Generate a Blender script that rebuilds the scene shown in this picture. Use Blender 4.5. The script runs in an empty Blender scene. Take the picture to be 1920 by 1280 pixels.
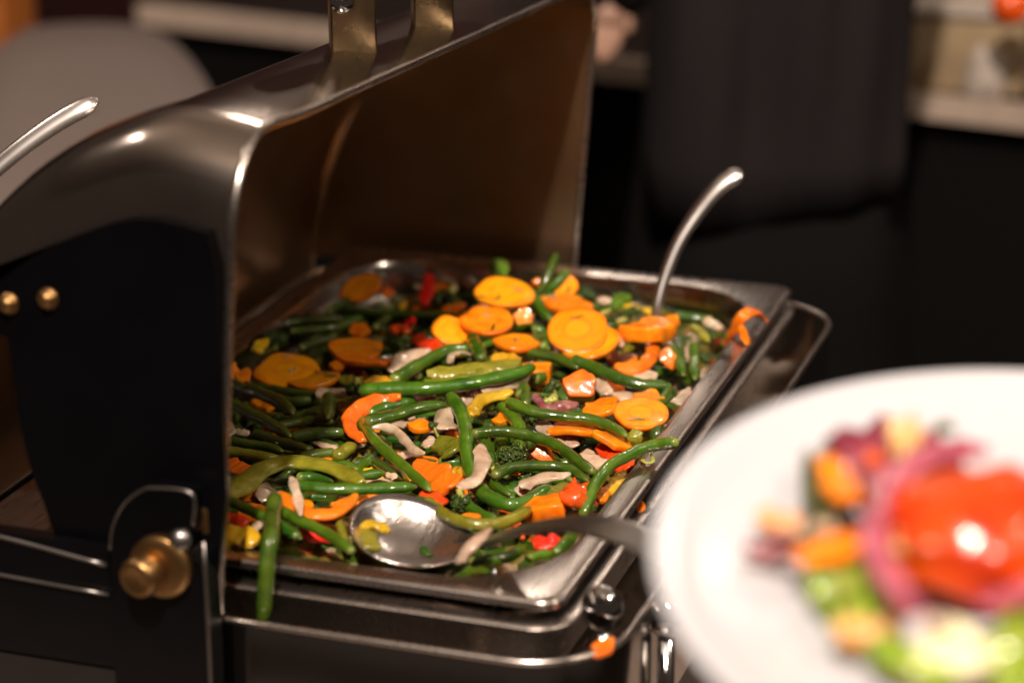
import bpy, bmesh, math, random
from mathutils import Vector as V, Matrix, noise
random.seed(7)
sc = bpy.context.scene
COL = sc.collection

# ------------------------------------------------------------------ camera
F_PX = 4429.46
PITCH, YAW, ROLL = 0.33261803, -0.328686354, 0.005954
CAM = V((0.31355342, -0.988890477, 0.493293574))
YW = YAW
fwd = V((math.sin(YW) * math.cos(PITCH), math.cos(YW) * math.cos(PITCH), -math.sin(PITCH)))
rt0 = V((math.cos(YW), -math.sin(YW), 0)); up0 = rt0.cross(fwd)
RT = rt0 * math.cos(ROLL) - up0 * math.sin(ROLL); UP = rt0 * math.sin(ROLL) + up0 * math.cos(ROLL)
cd = bpy.data.cameras.new("camera"); cam = bpy.data.objects.new("camera", cd); COL.objects.link(cam)
m = Matrix((RT, UP, -fwd)).transposed().to_4x4(); m.translation = CAM
cam.matrix_world = m
cd.sensor_width = 36; cd.lens = F_PX * 36 / 1920; cd.clip_start = 0.02; cd.clip_end = 60
cd.dof.use_dof = True; cd.dof.focus_distance = 1.33; cd.dof.aperture_fstop = 3.8; cd.dof.aperture_blades = 0
sc.camera = cam

# ------------------------------------------------------------------ world and lamps
w = bpy.data.worlds.new("World"); sc.world = w; w.use_nodes = True
w.node_tree.nodes["Background"].inputs[0].default_value = (0.30, 0.22, 0.17, 1)
w.node_tree.nodes["Background"].inputs[1].default_value = 0.13

def lamp(name, kind, loc, target, energy, col, size=0.1, spot=None):
    l = bpy.data.lights.new(name, kind); l.energy = energy; l.color = col
    if kind == 'AREA': l.shape = 'DISK'; l.size = size
    else: l.shadow_soft_size = size
    if spot: l.spot_size = math.radians(spot); l.spot_blend = 0.5
    o = bpy.data.objects.new(name, l); COL.objects.link(o); o.location = loc
    d = V(target) - V(loc); o.rotation_euler = d.to_track_quat('-Z', 'Y').to_euler()
    return o
WARM = (1.0, 0.84, 0.70)
lamp("downlight_key", 'AREA', (0.42, -1.85, 2.70), (-0.1, 0.25, 0), 190, WARM, 0.10)
lamp("fill_right", 'AREA', (1.5, -0.15, 1.75), (-0.25, 0.30, 0.05), 19, (1.0, .80, .62), 0.14)  # unseen fill, added to brighten the shaded food under the lid
def fill_point(name, loc, e, r=.06): return lamp(name, 'POINT', loc, (loc[0], loc[1], 0), e, WARM, r)  # unseen point lamps, added to brighten the ceiling and the steel's reflections
fill_point("fill_point_far", (-1.1, 2.9, 1.9), 24)
fill_point("fill_point_mid", (0.45, 3.0, 2.0), 15)
fill_point("fill_point_right", (1.9, 1.0, 1.9), 16)
fill_point("fill_point_left", (-1.9, 0.3, 1.9), 22)
sc.view_settings.view_transform = 'Standard'; sc.view_settings.look = 'None'
sc.view_settings.exposure = 0.0
sc.cycles.use_denoising = True
sc.cycles.max_bounces = 10; sc.render.filter_size = 1.15
sc.cycles.caustics_reflective = False; sc.cycles.caustics_refractive = False

# ------------------------------------------------------------------ pixel -> place
def ray(x, y): return fwd + RT * ((x - 960) / F_PX) - UP * ((y - 640) / F_PX)
def atz(x, y, z): d = ray(x, y); return CAM + d * ((z - CAM.z) / d.z)
def aty(x, y, Y): d = ray(x, y); return CAM + d * ((Y - CAM.y) / d.y)
def atd(x, y, dep): return CAM + ray(x, y) * dep
def zf(X, Y):
    # height of the heap of vegetables
    a = -0.017 + 0.012 * math.exp(-(((X + .14) / .09) ** 2 + ((Y - .30) / .17) ** 2))
    a += 0.010 * math.exp(-(((X + .16) / .06) ** 2 + ((Y - .45) / .05) ** 2))
    a += 0.010 * math.exp(-(((X + .15) / .14) ** 2 + ((Y - .05) / .06) ** 2))
    return a
def P(x, y, h=0.0):
    z = -0.01
    for _ in range(8):
        p = atz(x, y, z + h); z = zf(p.x, p.y)
    return atz(x, y, z + h)
def pxm(p): return F_PX / (p - CAM).dot(fwd)      # pixels per metre at p

# ------------------------------------------------------------------ materials
def new_mat(name):
    mt = bpy.data.materials.new(name); mt.use_nodes = True
    nt = mt.node_tree; return mt, nt, nt.nodes["Principled BSDF"]
def N(nt, t, **k):
    n = nt.nodes.new(t)
    for a, b in k.items(): setattr(n, a, b)
    return n
def metal(name, col, rough, scr=0.0, scale=60, stretch=(1, 1, 1), tint=None, spots=0.0, aniso=0.0):
    mt, nt, b = new_mat(name); L = nt.links.new
    b.inputs['Metallic'].default_value = 1; b.inputs['Base Color'].default_value = (*col, 1)
    b.inputs['Roughness'].default_value = rough
    tc = N(nt, 'ShaderNodeTexCoord'); mp = N(nt, 'ShaderNodeMapping'); mp.inputs['Scale'].default_value = stretch
    L(tc.outputs['Object'], mp.inputs[0])
    n1 = N(nt, 'ShaderNodeTexNoise'); n1.inputs['Scale'].default_value = scale; n1.inputs['Detail'].default_value = 6
    L(mp.outputs[0], n1.inputs['Vector'])
    mr = N(nt, 'ShaderNodeMapRange'); mr.inputs[3].default_value = max(0.02, rough * 0.85); mr.inputs[4].default_value = rough * 1.15
    L(n1.outputs[0], mr.inputs[0]); L(mr.outputs[0], b.inputs['Roughness'])
    n2 = N(nt, 'ShaderNodeTexNoise'); n2.inputs['Scale'].default_value = 14; n2.inputs['Detail'].default_value = 5
    L(tc.outputs['Object'], n2.inputs['Vector'])
    mx = N(nt, 'ShaderNodeMix', data_type='RGBA'); mx.inputs[6].default_value = (*col, 1)
    t2 = tint or [c * 0.86 for c in col]; mx.inputs[7].default_value = (*t2, 1)
    cr = N(nt, 'ShaderNodeMapRange'); cr.inputs[1].default_value = .42; cr.inputs[2].default_value = .62
    L(n2.outputs[0], cr.inputs[0]); L(cr.outputs[0], mx.inputs[0]); L(mx.outputs[2], b.inputs['Base Color'])
    if scr:
        bp = N(nt, 'ShaderNodeBump'); bp.inputs['Strength'].default_value = scr; bp.inputs['Distance'].default_value = 0.0006
        L(n1.outputs[0], bp.inputs['Height']); L(bp.outputs[0], b.inputs['Normal'])
    return mt
def paint(name, col, rough=0.6, bump=0.0, scale=200, var=0.25, spec=0.5):
    mt, nt, b = new_mat(name); L = nt.links.new
    tc = N(nt, 'ShaderNodeTexCoord'); n1 = N(nt, 'ShaderNodeTexNoise'); n1.inputs['Scale'].default_value = scale
    n1.inputs['Detail'].default_value = 6; L(tc.outputs['Object'], n1.inputs['Vector'])
    mx = N(nt, 'ShaderNodeMix', data_type='RGBA')
    mx.inputs[6].default_value = (*[c * (1 - var) for c in col], 1); mx.inputs[7].default_value = (*[min(1, c * (1 + var)) for c in col], 1)
    L(n1.outputs[0], mx.inputs[0]); L(mx.outputs[2], b.inputs['Base Color'])
    b.inputs['Roughness'].default_value = rough; b.inputs['Specular IOR Level'].default_value = spec
    if bump:
        bp = N(nt, 'ShaderNodeBump'); bp.inputs['Strength'].default_value = bump; bp.inputs['Distance'].default_value = 0.001
        L(n1.outputs[0], bp.inputs['Height']); L(bp.outputs[0], b.inputs['Normal'])
    return mt
def veg(name, c1, c2, rough=0.28, sss=0.25, bump=0.35, nscale=260, coat=0.6, big=45, sat=0.10, trans=0.0, ring=None):
    mt, nt, b = new_mat(name); L = nt.links.new
    tc = N(nt, 'ShaderNodeTexCoord'); gm = N(nt, 'ShaderNodeNewGeometry')
    n1 = N(nt, 'ShaderNodeTexNoise'); n1.inputs['Scale'].default_value = big; n1.inputs['Detail'].default_value = 5
    L(gm.outputs['Position'], n1.inputs['Vector'])
    mr = N(nt, 'ShaderNodeMapRange'); mr.inputs[1].default_value = .35; mr.inputs[2].default_value = .68; L(n1.outputs[0], mr.inputs[0])
    mx = N(nt, 'ShaderNodeMix', data_type='RGBA'); mx.inputs[6].default_value = (*c1, 1); mx.inputs[7].default_value = (*c2, 1)
    L(mr.outputs[0], mx.inputs[0]); last = mx.outputs[2]
    if ring:
        sx = N(nt, 'ShaderNodeSeparateXYZ'); L(tc.outputs['Object'], sx.inputs[0])
        cb = N(nt, 'ShaderNodeCombineXYZ'); L(sx.outputs[0], cb.inputs[0]); L(sx.outputs[1], cb.inputs[1])
        wn = N(nt, 'ShaderNodeTexNoise'); wn.inputs['Scale'].default_value = 4; L(tc.outputs['Object'], wn.inputs['Vector'])
        ln = N(nt, 'ShaderNodeVectorMath', operation='LENGTH'); L(cb.outputs[0], ln.inputs[0])
        ad = N(nt, 'ShaderNodeMath', operation='MULTIPLY_ADD'); ad.inputs[1].default_value = .16; L(wn.outputs[0], ad.inputs[0]); L(ln.outputs['Value'], ad.inputs[2])
        rp = N(nt, 'ShaderNodeValToRGB'); e = rp.color_ramp.elements
        e[0].position = .0; e[0].color = (*ring[0], 1); e[1].position = .42; e[1].color = (*ring[0], 1)
        for ps, cc in ((.52, ring[1]), (.62, c2), (.95, c2), (1.06, c1)):
            q = e.new(min(ps, 1.0)); q.color = (*cc, 1)
        L(ad.outputs[0], rp.inputs[0])
        m2 = N(nt, 'ShaderNodeMix', data_type='RGBA'); m2.inputs[0].default_value = .75 if name.startswith('ringed') else .48; L(last, m2.inputs[6]); L(rp.outputs[0], m2.inputs[7]); last = m2.outputs[2]
    if 'bean' in name:
        an = N(nt, 'ShaderNodeAttribute', attribute_name='tip'); m3 = N(nt, 'ShaderNodeMix', data_type='RGBA'); L(an.outputs['Fac'], m3.inputs[0]); L(last, m3.inputs[6]); m3.inputs[7].default_value = (.26, .30, .06, 1); last = m3.outputs[2]
    oi = N(nt, 'ShaderNodeObjectInfo'); hs = N(nt, 'ShaderNodeHueSaturation')
    h = N(nt, 'ShaderNodeMapRange'); h.inputs[3].default_value = .5 - sat * .12; h.inputs[4].default_value = .5 + sat * .12
    v = N(nt, 'ShaderNodeMapRange'); v.inputs[3].default_value = 1 - sat * 2.2; v.inputs[4].default_value = 1 + sat * 1.6
    mu = N(nt, 'ShaderNodeMath', operation='MULTIPLY'); mu.inputs[1].default_value = 7.31; fr = N(nt, 'ShaderNodeMath', operation='FRACT')
    L(oi.outputs['Random'], h.inputs[0]); L(oi.outputs['Random'], mu.inputs[0]); L(mu.outputs[0], fr.inputs[0]); L(fr.outputs[0], v.inputs[0])
    L(h.outputs[0], hs.inputs['Hue']); L(v.outputs[0], hs.inputs['Value']); L(last, hs.inputs['Color'])
    L(hs.outputs[0], b.inputs['Base Color'])
    b.inputs['Subsurface Weight'].default_value = sss; b.inputs['Subsurface Radius'].default_value = (1, .5, .25); b.inputs['Subsurface Scale'].default_value = 0.003
    b.inputs['Coat Weight'].default_value = coat; b.inputs['Coat Roughness'].default_value = 0.10; b.inputs['Specular IOR Level'].default_value = .3
    b.inputs['Transmission Weight'].default_value = trans
    n2 = N(nt, 'ShaderNodeTexNoise'); n2.inputs['Scale'].default_value = nscale; n2.inputs['Detail'].default_value = 3; L(gm.outputs['Position'], n2.inputs['Vector'])
    r2 = N(nt, 'ShaderNodeMapRange'); r2.inputs[3].default_value = rough * .6; r2.inputs[4].default_value = rough * 1.5; L(n1.outputs[0], r2.inputs[0]); L(r2.outputs[0], b.inputs['Roughness'])
    bp = N(nt, 'ShaderNodeBump'); bp.inputs['Strength'].default_value = bump; bp.inputs['Distance'].default_value = 0.0012
    L(n2.outputs[0], bp.inputs['Height']); L(bp.outputs[0], b.inputs['Normal']); 
    n3 = N(nt, 'ShaderNodeTexNoise'); n3.inputs['Scale'].default_value = 190; n3.inputs['Detail'].default_value = 2; L(gm.outputs['Position'], n3.inputs['Vector'])
    b3 = N(nt, 'ShaderNodeBump'); b3.inputs['Strength'].default_value = .16; b3.inputs['Distance'].default_value = 0.0012; L(n3.outputs[0], b3.inputs['Height']); L(b3.outputs[0], b.inputs['Coat Normal'])
    return mt

M = dict(
    steel=metal('polished steel', (.62, .57, .53), .15, .0, 30, (1, 6, 1)),
    rim=metal('worn steel rim', (.64, .58, .54), .28, .02, 420, (1, .06, 1)),
    lid=metal('lid steel', (.56, .49, .45), .17, .0, 30),
    lidin=metal('lid steel inside', (.60, .41, .26), .34, .10, 26, (1, 1, .25), tint=(.52, .34, .19)),  # orange tint puts the carrots' reflection into the steel colour
    dark=paint('steel reflecting dark', (.0016, .0016, .0022), .28, .10, 25, .6, .3),  # near-black colour stands in for steel reflecting a dark room
    brass=metal('brass', (.36, .21, .085), .38, .0, 40),
    gold=metal('tarnished brass post', (.46, .36, .20), .28, .0, 50, tint=(.20, .14, .08)),
    chrome=metal('chrome', (.70, .70, .72), .07, .0, 60, tint=(.62, .62, .64)),
    spoon=metal('scratched spoon steel', (.76, .72, .70), .24, .7, 330, (1, .2, 1)),
    spoonh=metal('polished spoon handle', (.84, .80, .78), .30, .0, 40),
    dimsteel=metal('dull dark steel', (.30, .28, .27), .34, .0, 40),
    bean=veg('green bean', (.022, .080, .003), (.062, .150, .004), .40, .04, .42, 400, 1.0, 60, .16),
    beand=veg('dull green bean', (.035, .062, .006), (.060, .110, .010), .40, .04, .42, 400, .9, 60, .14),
    olive=veg('cooked green pepper', (.15, .15, .010), (.28, .26, .025), .3, .35, .5, 380, .7, 70),
    yellow=veg('yellow pepper', (.55, .30, .010), (.75, .45, .02), .3, .35, .4, 380, .6, 60),
    orangep=veg('orange pepper', (.80, .16, .008), (.90, .24, .01), .3, .35, .6, 420, .7, 60),
    redp=veg('red pepper', (.62, .030, .006), (.80, .06, .01), .25, .35, .3, 300, .8, 60),
    carrot=veg('carrot', (.76, .16, .003), (.98, .32, .006), .34, .18, .35, 330, .6, 130, .09, ring=((.97, .37, .010), (.80, .21, .005))),
    carrotring=veg('ringed carrot', (.82, .19, .003), (.96, .30, .005), .32, .18, .35, 330, .7, 110, .02, ring=((.95, .36, .008), (.62, .22, .008))),
    carrotp=veg('carrot piece', (.74, .15, .003), (.97, .29, .005), .36, .18, .35, 330, .45, 130, .10),
    onion=veg('cooked onion', (.48, .32, .21), (.72, .55, .41), .22, .4, .3, 260, .8, 120, .08, trans=.12),
    redonion=veg('red onion', (.22, .05, .06), (.45, .20, .18), .25, .4, .4, 300, .8, 110),
    broc=veg('broccoli buds', (.018, .045, .006), (.06, .10, .012), .4, .1, .6, 900, .4, 130),
    brocl=veg('light broccoli buds', (.10, .22, .01), (.22, .36, .03), .4, .2, .6, 900, .4, 130),
    stalk=veg('broccoli stalk', (.30, .32, .05), (.55, .50, .15), .3, .4, .4, 300, .6, 90),
    bed=veg('cooked vegetable bed', (.012, .022, .004), (.060, .050, .012), .3, .0, .8, 260, .7, 70, .0),
    plate=paint('white porcelain', (.49, .50, .545), .18, 0, 20, .02),
    counter=paint('grey stone counter', (.21, .17, .15), .25, .05, 70, .25),
    blackstone=paint('black stone', (.012, .010, .009), .3, .05, 70, .25),
    black=paint('black cloth', (.004, .0035, .0035), .9, .3, 400, .3, .1),
    jacket=paint('dark jacket cloth', (.0165, .0135, .0145), .9, .4, 300, .35, .1),
    skin=paint('skin', (.42, .24, .17), .5, .1, 120, .1),
    hair=paint('dark hair', (.02, .012, .01), .5, .4, 300, .4),
    greycloth=paint('grey cloth', (.15, .12, .112), .8, .3, 300, .12, .2),
    wood=paint('orange brown wood', (.30, .09, .015), .45, .1, 30, .3),
    maroon=paint('maroon wall', (.035, .010, .010), .7, 0, 10, .3, .2),
    floor=paint('dark carpet', (.012, .009, .008), .9, .3, 80, .4, .1),
    plaster=paint('pale plaster', (.36, .30, .26), .9, 0, 2, .35, .1),
    ceiling=paint('ceiling paint', (.62, .54, .47), .9, 0, 10, .1, .1),
    edge=paint('pale counter edge', (.42, .33, .27), .5, .1, 40, .25),
    linen=paint('beige box', (.30, .215, .125), .7, .1, 60, .2),
    white=paint('white cloth', (.36, .31, .27), .7, .1, 60, .1),
    lettuce=veg('green lettuce', (.16, .26, .012), (.34, .42, .04), .35, .4, .6, 200, .4, 60),
    redleaf=veg('red leaf lettuce', (.18, .02, .04), (.35, .06, .08), .35, .3, .6, 200, .4, 60),
    ringo=veg('pink onion ring', (.30, .045, .085), (.45, .12, .17), .3, .4, .3, 200, .6, 60),
    tomato=veg('glossy tomato', (.40, .022, .002), (.56, .085, .004), .30, .08, .15, 60, .30, 25),
    cream=veg('pale cucumber', (.58, .54, .30), (.70, .66, .48), .3, .4, .2, 200, .5, 60),
    peach=veg('pale orange pepper', (.65, .30, .10), (.68, .42, .22), .3, .4, .2, 200, .5, 60),
    greenleaf=veg('dark salad leaf', (.06, .06, .02), (.10, .13, .04), .35, .3, .6, 200, .4, 60),
)

# ------------------------------------------------------------------ object helpers
def link(name, verts, faces, mat, parent=None, smooth=True, origin=None, scale=None):
    if origin is None:
        origin = sum((V(v) for v in verts), V()) / max(1, len(verts))
    origin = V(origin)
    me = bpy.data.meshes.new(name)
    off = origin
    me.from_pydata([tuple(V(v) - off) for v in verts], [], faces)
    if smooth: me.polygons.foreach_set('use_smooth', [True] * len(me.polygons))
    me.materials.append(mat); me.update()
    o = bpy.data.objects.new(name, me); COL.objects.link(o)
    if parent:
        o.parent = parent; o.location = origin - world_loc(parent)
    else: o.location = origin
    return o
def world_loc(o):
    l = V(o.location)
    while o.parent: o = o.parent; l += V(o.location)
    return l
def tag(o, label, cat, group=None, kind=None):
    if label: o['label'] = label
    if cat: o['category'] = cat
    if group: o['group'] = group
    if kind: o['kind'] = kind
    return o
def thing(name, loc, label, cat, group=None):
    o = bpy.data.objects.new(name, None); COL.objects.link(o); o.location = loc; o.empty_display_size = .02
    return tag(o, label, cat, group)
def struct(o, label=None):
    o['kind'] = 'structure'
    if label: o['label'] = label
    return o
def catmull(pts, n):
    pts = [V(p) for p in pts]
    if len(pts) == 2: return [pts[0].lerp(pts[1], i / (n - 1)) for i in range(n)]
    q = [pts[0] * 2 - pts[1]] + pts + [pts[-1] * 2 - pts[-2]]
    seg = [(pts[i + 1] - pts[i]).length for i in range(len(pts) - 1)]; tot = sum(seg); out = []
    for i in range(n):
        s = tot * i / (n - 1); k = 0
        while k < len(seg) - 1 and s > seg[k]: s -= seg[k]; k += 1
        t = min(1, s / max(seg[k], 1e-9)); a, b, c, d = q[k], q[k + 1], q[k + 2], q[k + 3]
        out.append(.5 * ((2 * b) + (c - a) * t + (2 * a - 5 * b + 4 * c - d) * t * t + (3 * b - a - 3 * c + d) * t ** 3))
    return out
def frames(path, up):
    fr = []; up = V(up)
    for i, p in enumerate(path):
        t = (path[min(i + 1, len(path) - 1)] - path[max(i - 1, 0)]).normalized()
        s = t.cross(up)
        if s.length < 1e-4: s = t.cross(V((1, 0.1, 0)))
        s.normalize(); u = s.cross(t).normalized(); fr.append((p, s, u)); up = u.lerp(V(up), .5) if True else up
    return fr
def sweep_geo(path, sec, up=(0, 0, 1), ns=12, cap=True):
    fr = frames(path, up); vs = []; fs = []; n = len(path)
    for i, (p, s, u) in enumerate(fr):
        t = i / (n - 1)
        for k in range(ns):
            a, b = sec(t, 2 * math.pi * k / ns)
            vs.append(p + s * a + u * b)
    for i in range(n - 1):
        for k in range(ns):
            k2 = (k + 1) % ns
            fs.append((i * ns + k, i * ns + k2, (i + 1) * ns + k2, (i + 1) * ns + k))
    if cap:
        fs.append(tuple(range(ns - 1, -1, -1))); fs.append(tuple((n - 1) * ns + k for k in range(ns)))
    return vs, fs
def tube(name, pts, r, mat, parent=None, n=None, ns=12, up=(0, 0, 1), taper=None, flat=1.0):
    path = catmull(pts, n or max(2, len(pts) * 6))
    f = taper or (lambda t: 1)
    vs, fs = sweep_geo(path, lambda t, a: (math.cos(a) * r * f(t), math.sin(a) * r * f(t) * flat), up, ns)
    return link(name, vs, fs, mat, parent)
def box_geo(x0, x1, y0, y1, z0, z1, bev=0.0, seg=2):
    bm = bmesh.new(); bmesh.ops.create_cube(bm, size=1)
    for v in bm.verts: v.co = V(((x0 + x1) / 2 + v.co.x * (x1 - x0), (y0 + y1) / 2 + v.co.y * (y1 - y0), (z0 + z1) / 2 + v.co.z * (z1 - z0)))
    if bev: bmesh.ops.bevel(bm, geom=bm.edges[:], offset=bev, segments=seg, profile=.7, affect='EDGES')
    vs = [v.co.copy() for v in bm.verts]; bm.verts.index_update(); fs = [tuple(v.index for v in f.verts) for f in bm.faces]; bm.free()
    return vs, fs
def box(name, b, mat, parent=None, bev=0.0, smooth=False):
    vs, fs = box_geo(*b, bev); return link(name, vs, fs, mat, parent, smooth)
def lathe(name, prof, c, axis, mat, parent=None, n=32, smooth=True):
    axis = V(axis).normalized(); a = axis.orthogonal().normalized(); b = axis.cross(a); c = V(c); vs = []; fs = []
    for r, h in prof:
        for k in range(n):
            t = 2 * math.pi * k / n; vs.append(c + axis * h + (a * math.cos(t) + b * math.sin(t)) * r)
    for i in range(len(prof) - 1):
        for k in range(n):
            k2 = (k + 1) % n; fs.append((i * n + k, i * n + k2, (i + 1) * n + k2, (i + 1) * n + k))
    fs.append(tuple(range(n - 1, -1, -1))); fs.append(tuple((len(prof) - 1) * n + k for k in range(n)))
    return link(name, vs, fs, mat, parent, smooth, origin=c)
def rr(x0, x1, y0, y1, r, z, n=8):
    out = []
    for cx, cy, a0 in ((x1 - r, y1 - r, 0), (x0 + r, y1 - r, 90), (x0 + r, y0 + r, 180), (x1 - r, y0 + r, 270)):
        for k in range(n + 1):
            a = math.radians(a0 + 90 * k / n); out.append(V((cx + r * math.cos(a), cy + r * math.sin(a), z)))
    return out
def loft(name, loops, mat, parent=None, close=False, capend=False, smooth=True):
    n = len(loops[0]); vs = [v for l in loops for v in l]; fs = []
    for i in range(len(loops) - 1):
        for k in range(n):
            k2 = (k + 1) % n; fs.append((i * n + k, i * n + k2, (i + 1) * n + k2, (i + 1) * n + k))
    if capend: fs.append(tuple((len(loops) - 1) * n + k for k in range(n)))
    return link(name, vs, fs, mat, parent, smooth)
def sharp(o, ang=35):
    me = o.data; bm = bmesh.new(); bm.from_mesh(me); bmesh.ops.recalc_face_normals(bm, faces=bm.faces[:])
    for e in bm.edges:
        if len(e.link_faces) == 2 and e.calc_face_angle(0) > math.radians(ang): e.smooth = False
    bm.to_mesh(me); bm.free(); return o

# ------------------------------------------------------------------ the setting
def sheet(name, x0, x1, y0, y1, z, mat):
    return link(name, [(x0, y0, z), (x1, y0, z), (x1, y1, z), (x0, y1, z)], [(0, 1, 2, 3)], mat, smooth=False)
struct(sheet('floor', -6, 5, -4, 7, -1.12, M['floor']), 'dark carpeted floor')
struct(sheet('ceiling', -6, 5, -4, 7, 2.9, M['ceiling']), 'plain ceiling')
struct(box('wall', (-6, 5, 4.6, 4.7, -1.12, 1.95), M['maroon']), 'dark maroon lower wall far behind')
struct(box('wall', (-6, 5, 4.62, 4.72, 1.95, 2.9), M['plaster']), 'pale plaster upper wall far behind')
CZ = -0.20
ct = thing('buffet_counter', (-.5, .3, -1.12), 'grey stone topped buffet counter under the chafing dish', 'counter')
box('counter_top', (-1.25, .24, -.35, .78, CZ - .04, CZ), M['counter'], ct, .004)
box('counter_body', (-1.22, .21, -.32, .75, -1.12, CZ - .04), M['black'], ct)
# counter in the background
A = atz(300, 10, -.10); B = atz(1810, 183, -.10)
dx = (B - A).normalized(); nrm = V((-dx.y, dx.x, 0))
def slab(name, a0, a1, b0, b1, z0, z1, mat, parent):
    vs = [A + dx * a + nrm * b + V((0, 0, z - A.z)) for z in (z0, z1) for a, b in ((a0, b0), (a1, b0), (a1, b1), (a0, b1))]
    return link(name, vs, [(3, 2, 1, 0), (4, 5, 6, 7), (0, 1, 5, 4), (1, 2, 6, 5), (2, 3, 7, 6), (3, 0, 4, 7)], mat, parent, False)
bc = thing('back_counter', (A.x, A.y, -1.12), 'long dark counter with a pale front edge, far behind the dish', 'counter')
slab('counter_top', -.03, 2.2, 0.006, .9, -.135, -.103, M['blackstone'], bc)
slab('front_edge', -.03, 2.2, -.012, .006, -.126, -.100, M['edge'], bc)
slab('counter_body', .0, 2.2, .02, .9, -1.12, -.135, M['black'], bc)
def blob(name, c, rx, ry, rz, mat, seed=0, rough=.12, fr=3.0, parent=None, sub=3, rot=None):
    bm = bmesh.new(); bmesh.ops.create_icosphere(bm, subdivisions=sub, radius=1); vs = []
    R3 = rot or Matrix.Identity(3)
    for v in bm.verts:
        d = v.co.normalized(); k = 1 + rough * noise.noise(d * fr * .5 + V((seed * 3.1, seed * 1.7, 0)))*2
        vs.append(V(c) + R3 @ V((d.x * rx * k, d.y * ry * k, d.z * rz * k)))
    bm.verts.index_update(); fs = [tuple(v.index for v in f.verts) for f in bm.faces]; bm.free()
    return link(name, vs, fs, mat, parent)
# things standing on the back counter, right
c = atz(1790, 200, -.10) + nrm * .08
bx = thing('serving_box', (c.x, c.y, -.10), 'beige box standing on the back counter at the right', 'box')
box('box_body', (c.x - .075, c.x + .05, c.y - .02, c.y + .12, -.10, -.015), M['linen'], bx, .006, True)
box('box_liner', (c.x - .08, c.x + .055, c.y - .025, c.y + .125, -.0148, -.005), M['white'], bx, .003, True)
c2 = atz(1848, 150, -.08)
tag(blob('folded_napkin', c2, .022, .018, .035, M['white'], 3, .25), 'crumpled white napkin on the back counter in front of the beige box', 'napkin')
c3 = atd(1895, 12, 2.45)
tag(blob('red_apple', c3, .02, .02, .02, M['redp'], 4, .1), 'small red fruit at the back counter by the upper right corner', 'fruit')
c4 = atz(1915, 200, -.10)+ nrm * .05
jar = thing('glass_jar', (c4.x, c4.y, -.10), 'grey cylindrical jar at the right end of the back counter', 'jar')
lathe('jar_body', [(.03, 0), (.033, .01), (.033, .11), (.025, .125)], (c4.x+.02, c4.y, -.0995), (0, 0, 1), M['greycloth'], jar)
lathe('jar_lid', [(.027, 0), (.027, .015), (.02, .018)], (c4.x+.02, c4.y, .026), (0, 0, 1), M['steel'], jar)
# grey cloth table at left behind the dish
tz = -.05
tpx = [(30, 60), (60, 44), (160, 38), (250, 42), (310, 62), (355, 100), (392, 150), (415, 210), (425, 280), (430, 360), (200, 420), (-40, 420), (-60, 250), (-20, 90)]
rim_ = catmull([atz(x, y, tz) for x, y in tpx], 48)
gt = thing('side_table', (rim_[0].x, rim_[0].y, -1.12), 'side table draped in smooth grey cloth, behind the dish at the left', 'table')
cen = sum(rim_, V()) / len(rim_)
def ringz(k, z): return [cen + (v - cen) * k + V((0, 0, z - tz)) for v in rim_]
lp = [[V((*(cen + (v - cen) * .02).xy, tz)) for v in rim_], ringz(.6, tz), ringz(.97, tz), ringz(1.0, tz - .008), ringz(1.01, tz - .03),
      [cen + (v - cen) * (1.03 + .03 * math.sin(i * 1.7)) + V((0, 0, -.5)) for i, v in enumerate(rim_)], [cen + (v - cen) * (1.05 + .05 * math.sin(i * 1.7)) + V((0, 0, -1.06)) for i, v in enumerate(rim_)]]
loft('tablecloth', lp, M['greycloth'], gt)
# wooden post at far left
p0 = atd(10, 190, 2.75)
wp = thing('wooden_post', (p0.x, p0.y, -1.12), 'orange brown wooden post at the far left behind the grey table', 'post')
box('post_shaft', (p0.x - .10, p0.x + .022, p0.y - .03, p0.y + .05, -1.12, .30), M['wood'], wp, .008, True)
box('post_cap', (p0.x - .11, p0.x + .03, p0.y - .04, p0.y + .06, .30, .33), M['wood'], wp, .006, True)

# ------------------------------------------------------------------ person in dark clothes
DP = 2.28
def pp(x, y, d=DP): return atd(x, y, d)
hip = pp(1440, 120)
per = thing('person', (hip.x, hip.y, -1.12), 'person in a dark jacket and black trousers standing behind the dish', 'person')
def loftbody(name, stations, mat, ns=28, fold=0.0):
    # stations: (centre, half width along camera right, half depth)
    side = V((RT.x, RT.y, 0)).normalized(); dep = V((-side.y, side.x, 0)); vs = []; fs = []
    st = stations
    for j, (c, a, b) in enumerate(st):
        for k in range(ns):
            t = 2 * math.pi * k / ns; f = 1 + fold * math.sin(5 * t + c.z * 6) * (.5 + .5 * math.sin(3 * t + 1))
            vs.append(c + side * math.copysign(abs(math.cos(t)) ** .6, math.cos(t)) * a * f + dep * math.copysign(abs(math.sin(t)) ** .6, math.sin(t)) * b * f)
    for i in range(len(st) - 1):
        for k in range(ns):
            k2 = (k + 1) % ns; fs.append((i * ns + k, i * ns + k2, (i + 1) * ns + k2, (i + 1) * ns + k))
    fs.append(tuple(range(ns - 1, -1, -1))); fs.append(tuple((len(st) - 1) * ns + k for k in range(ns)))
    return vs, fs
def hv(z, s=0.0):
    side = V((RT.x, RT.y, 0)).normalized(); return V((hip.x, hip.y, z)) + side * s
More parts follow.
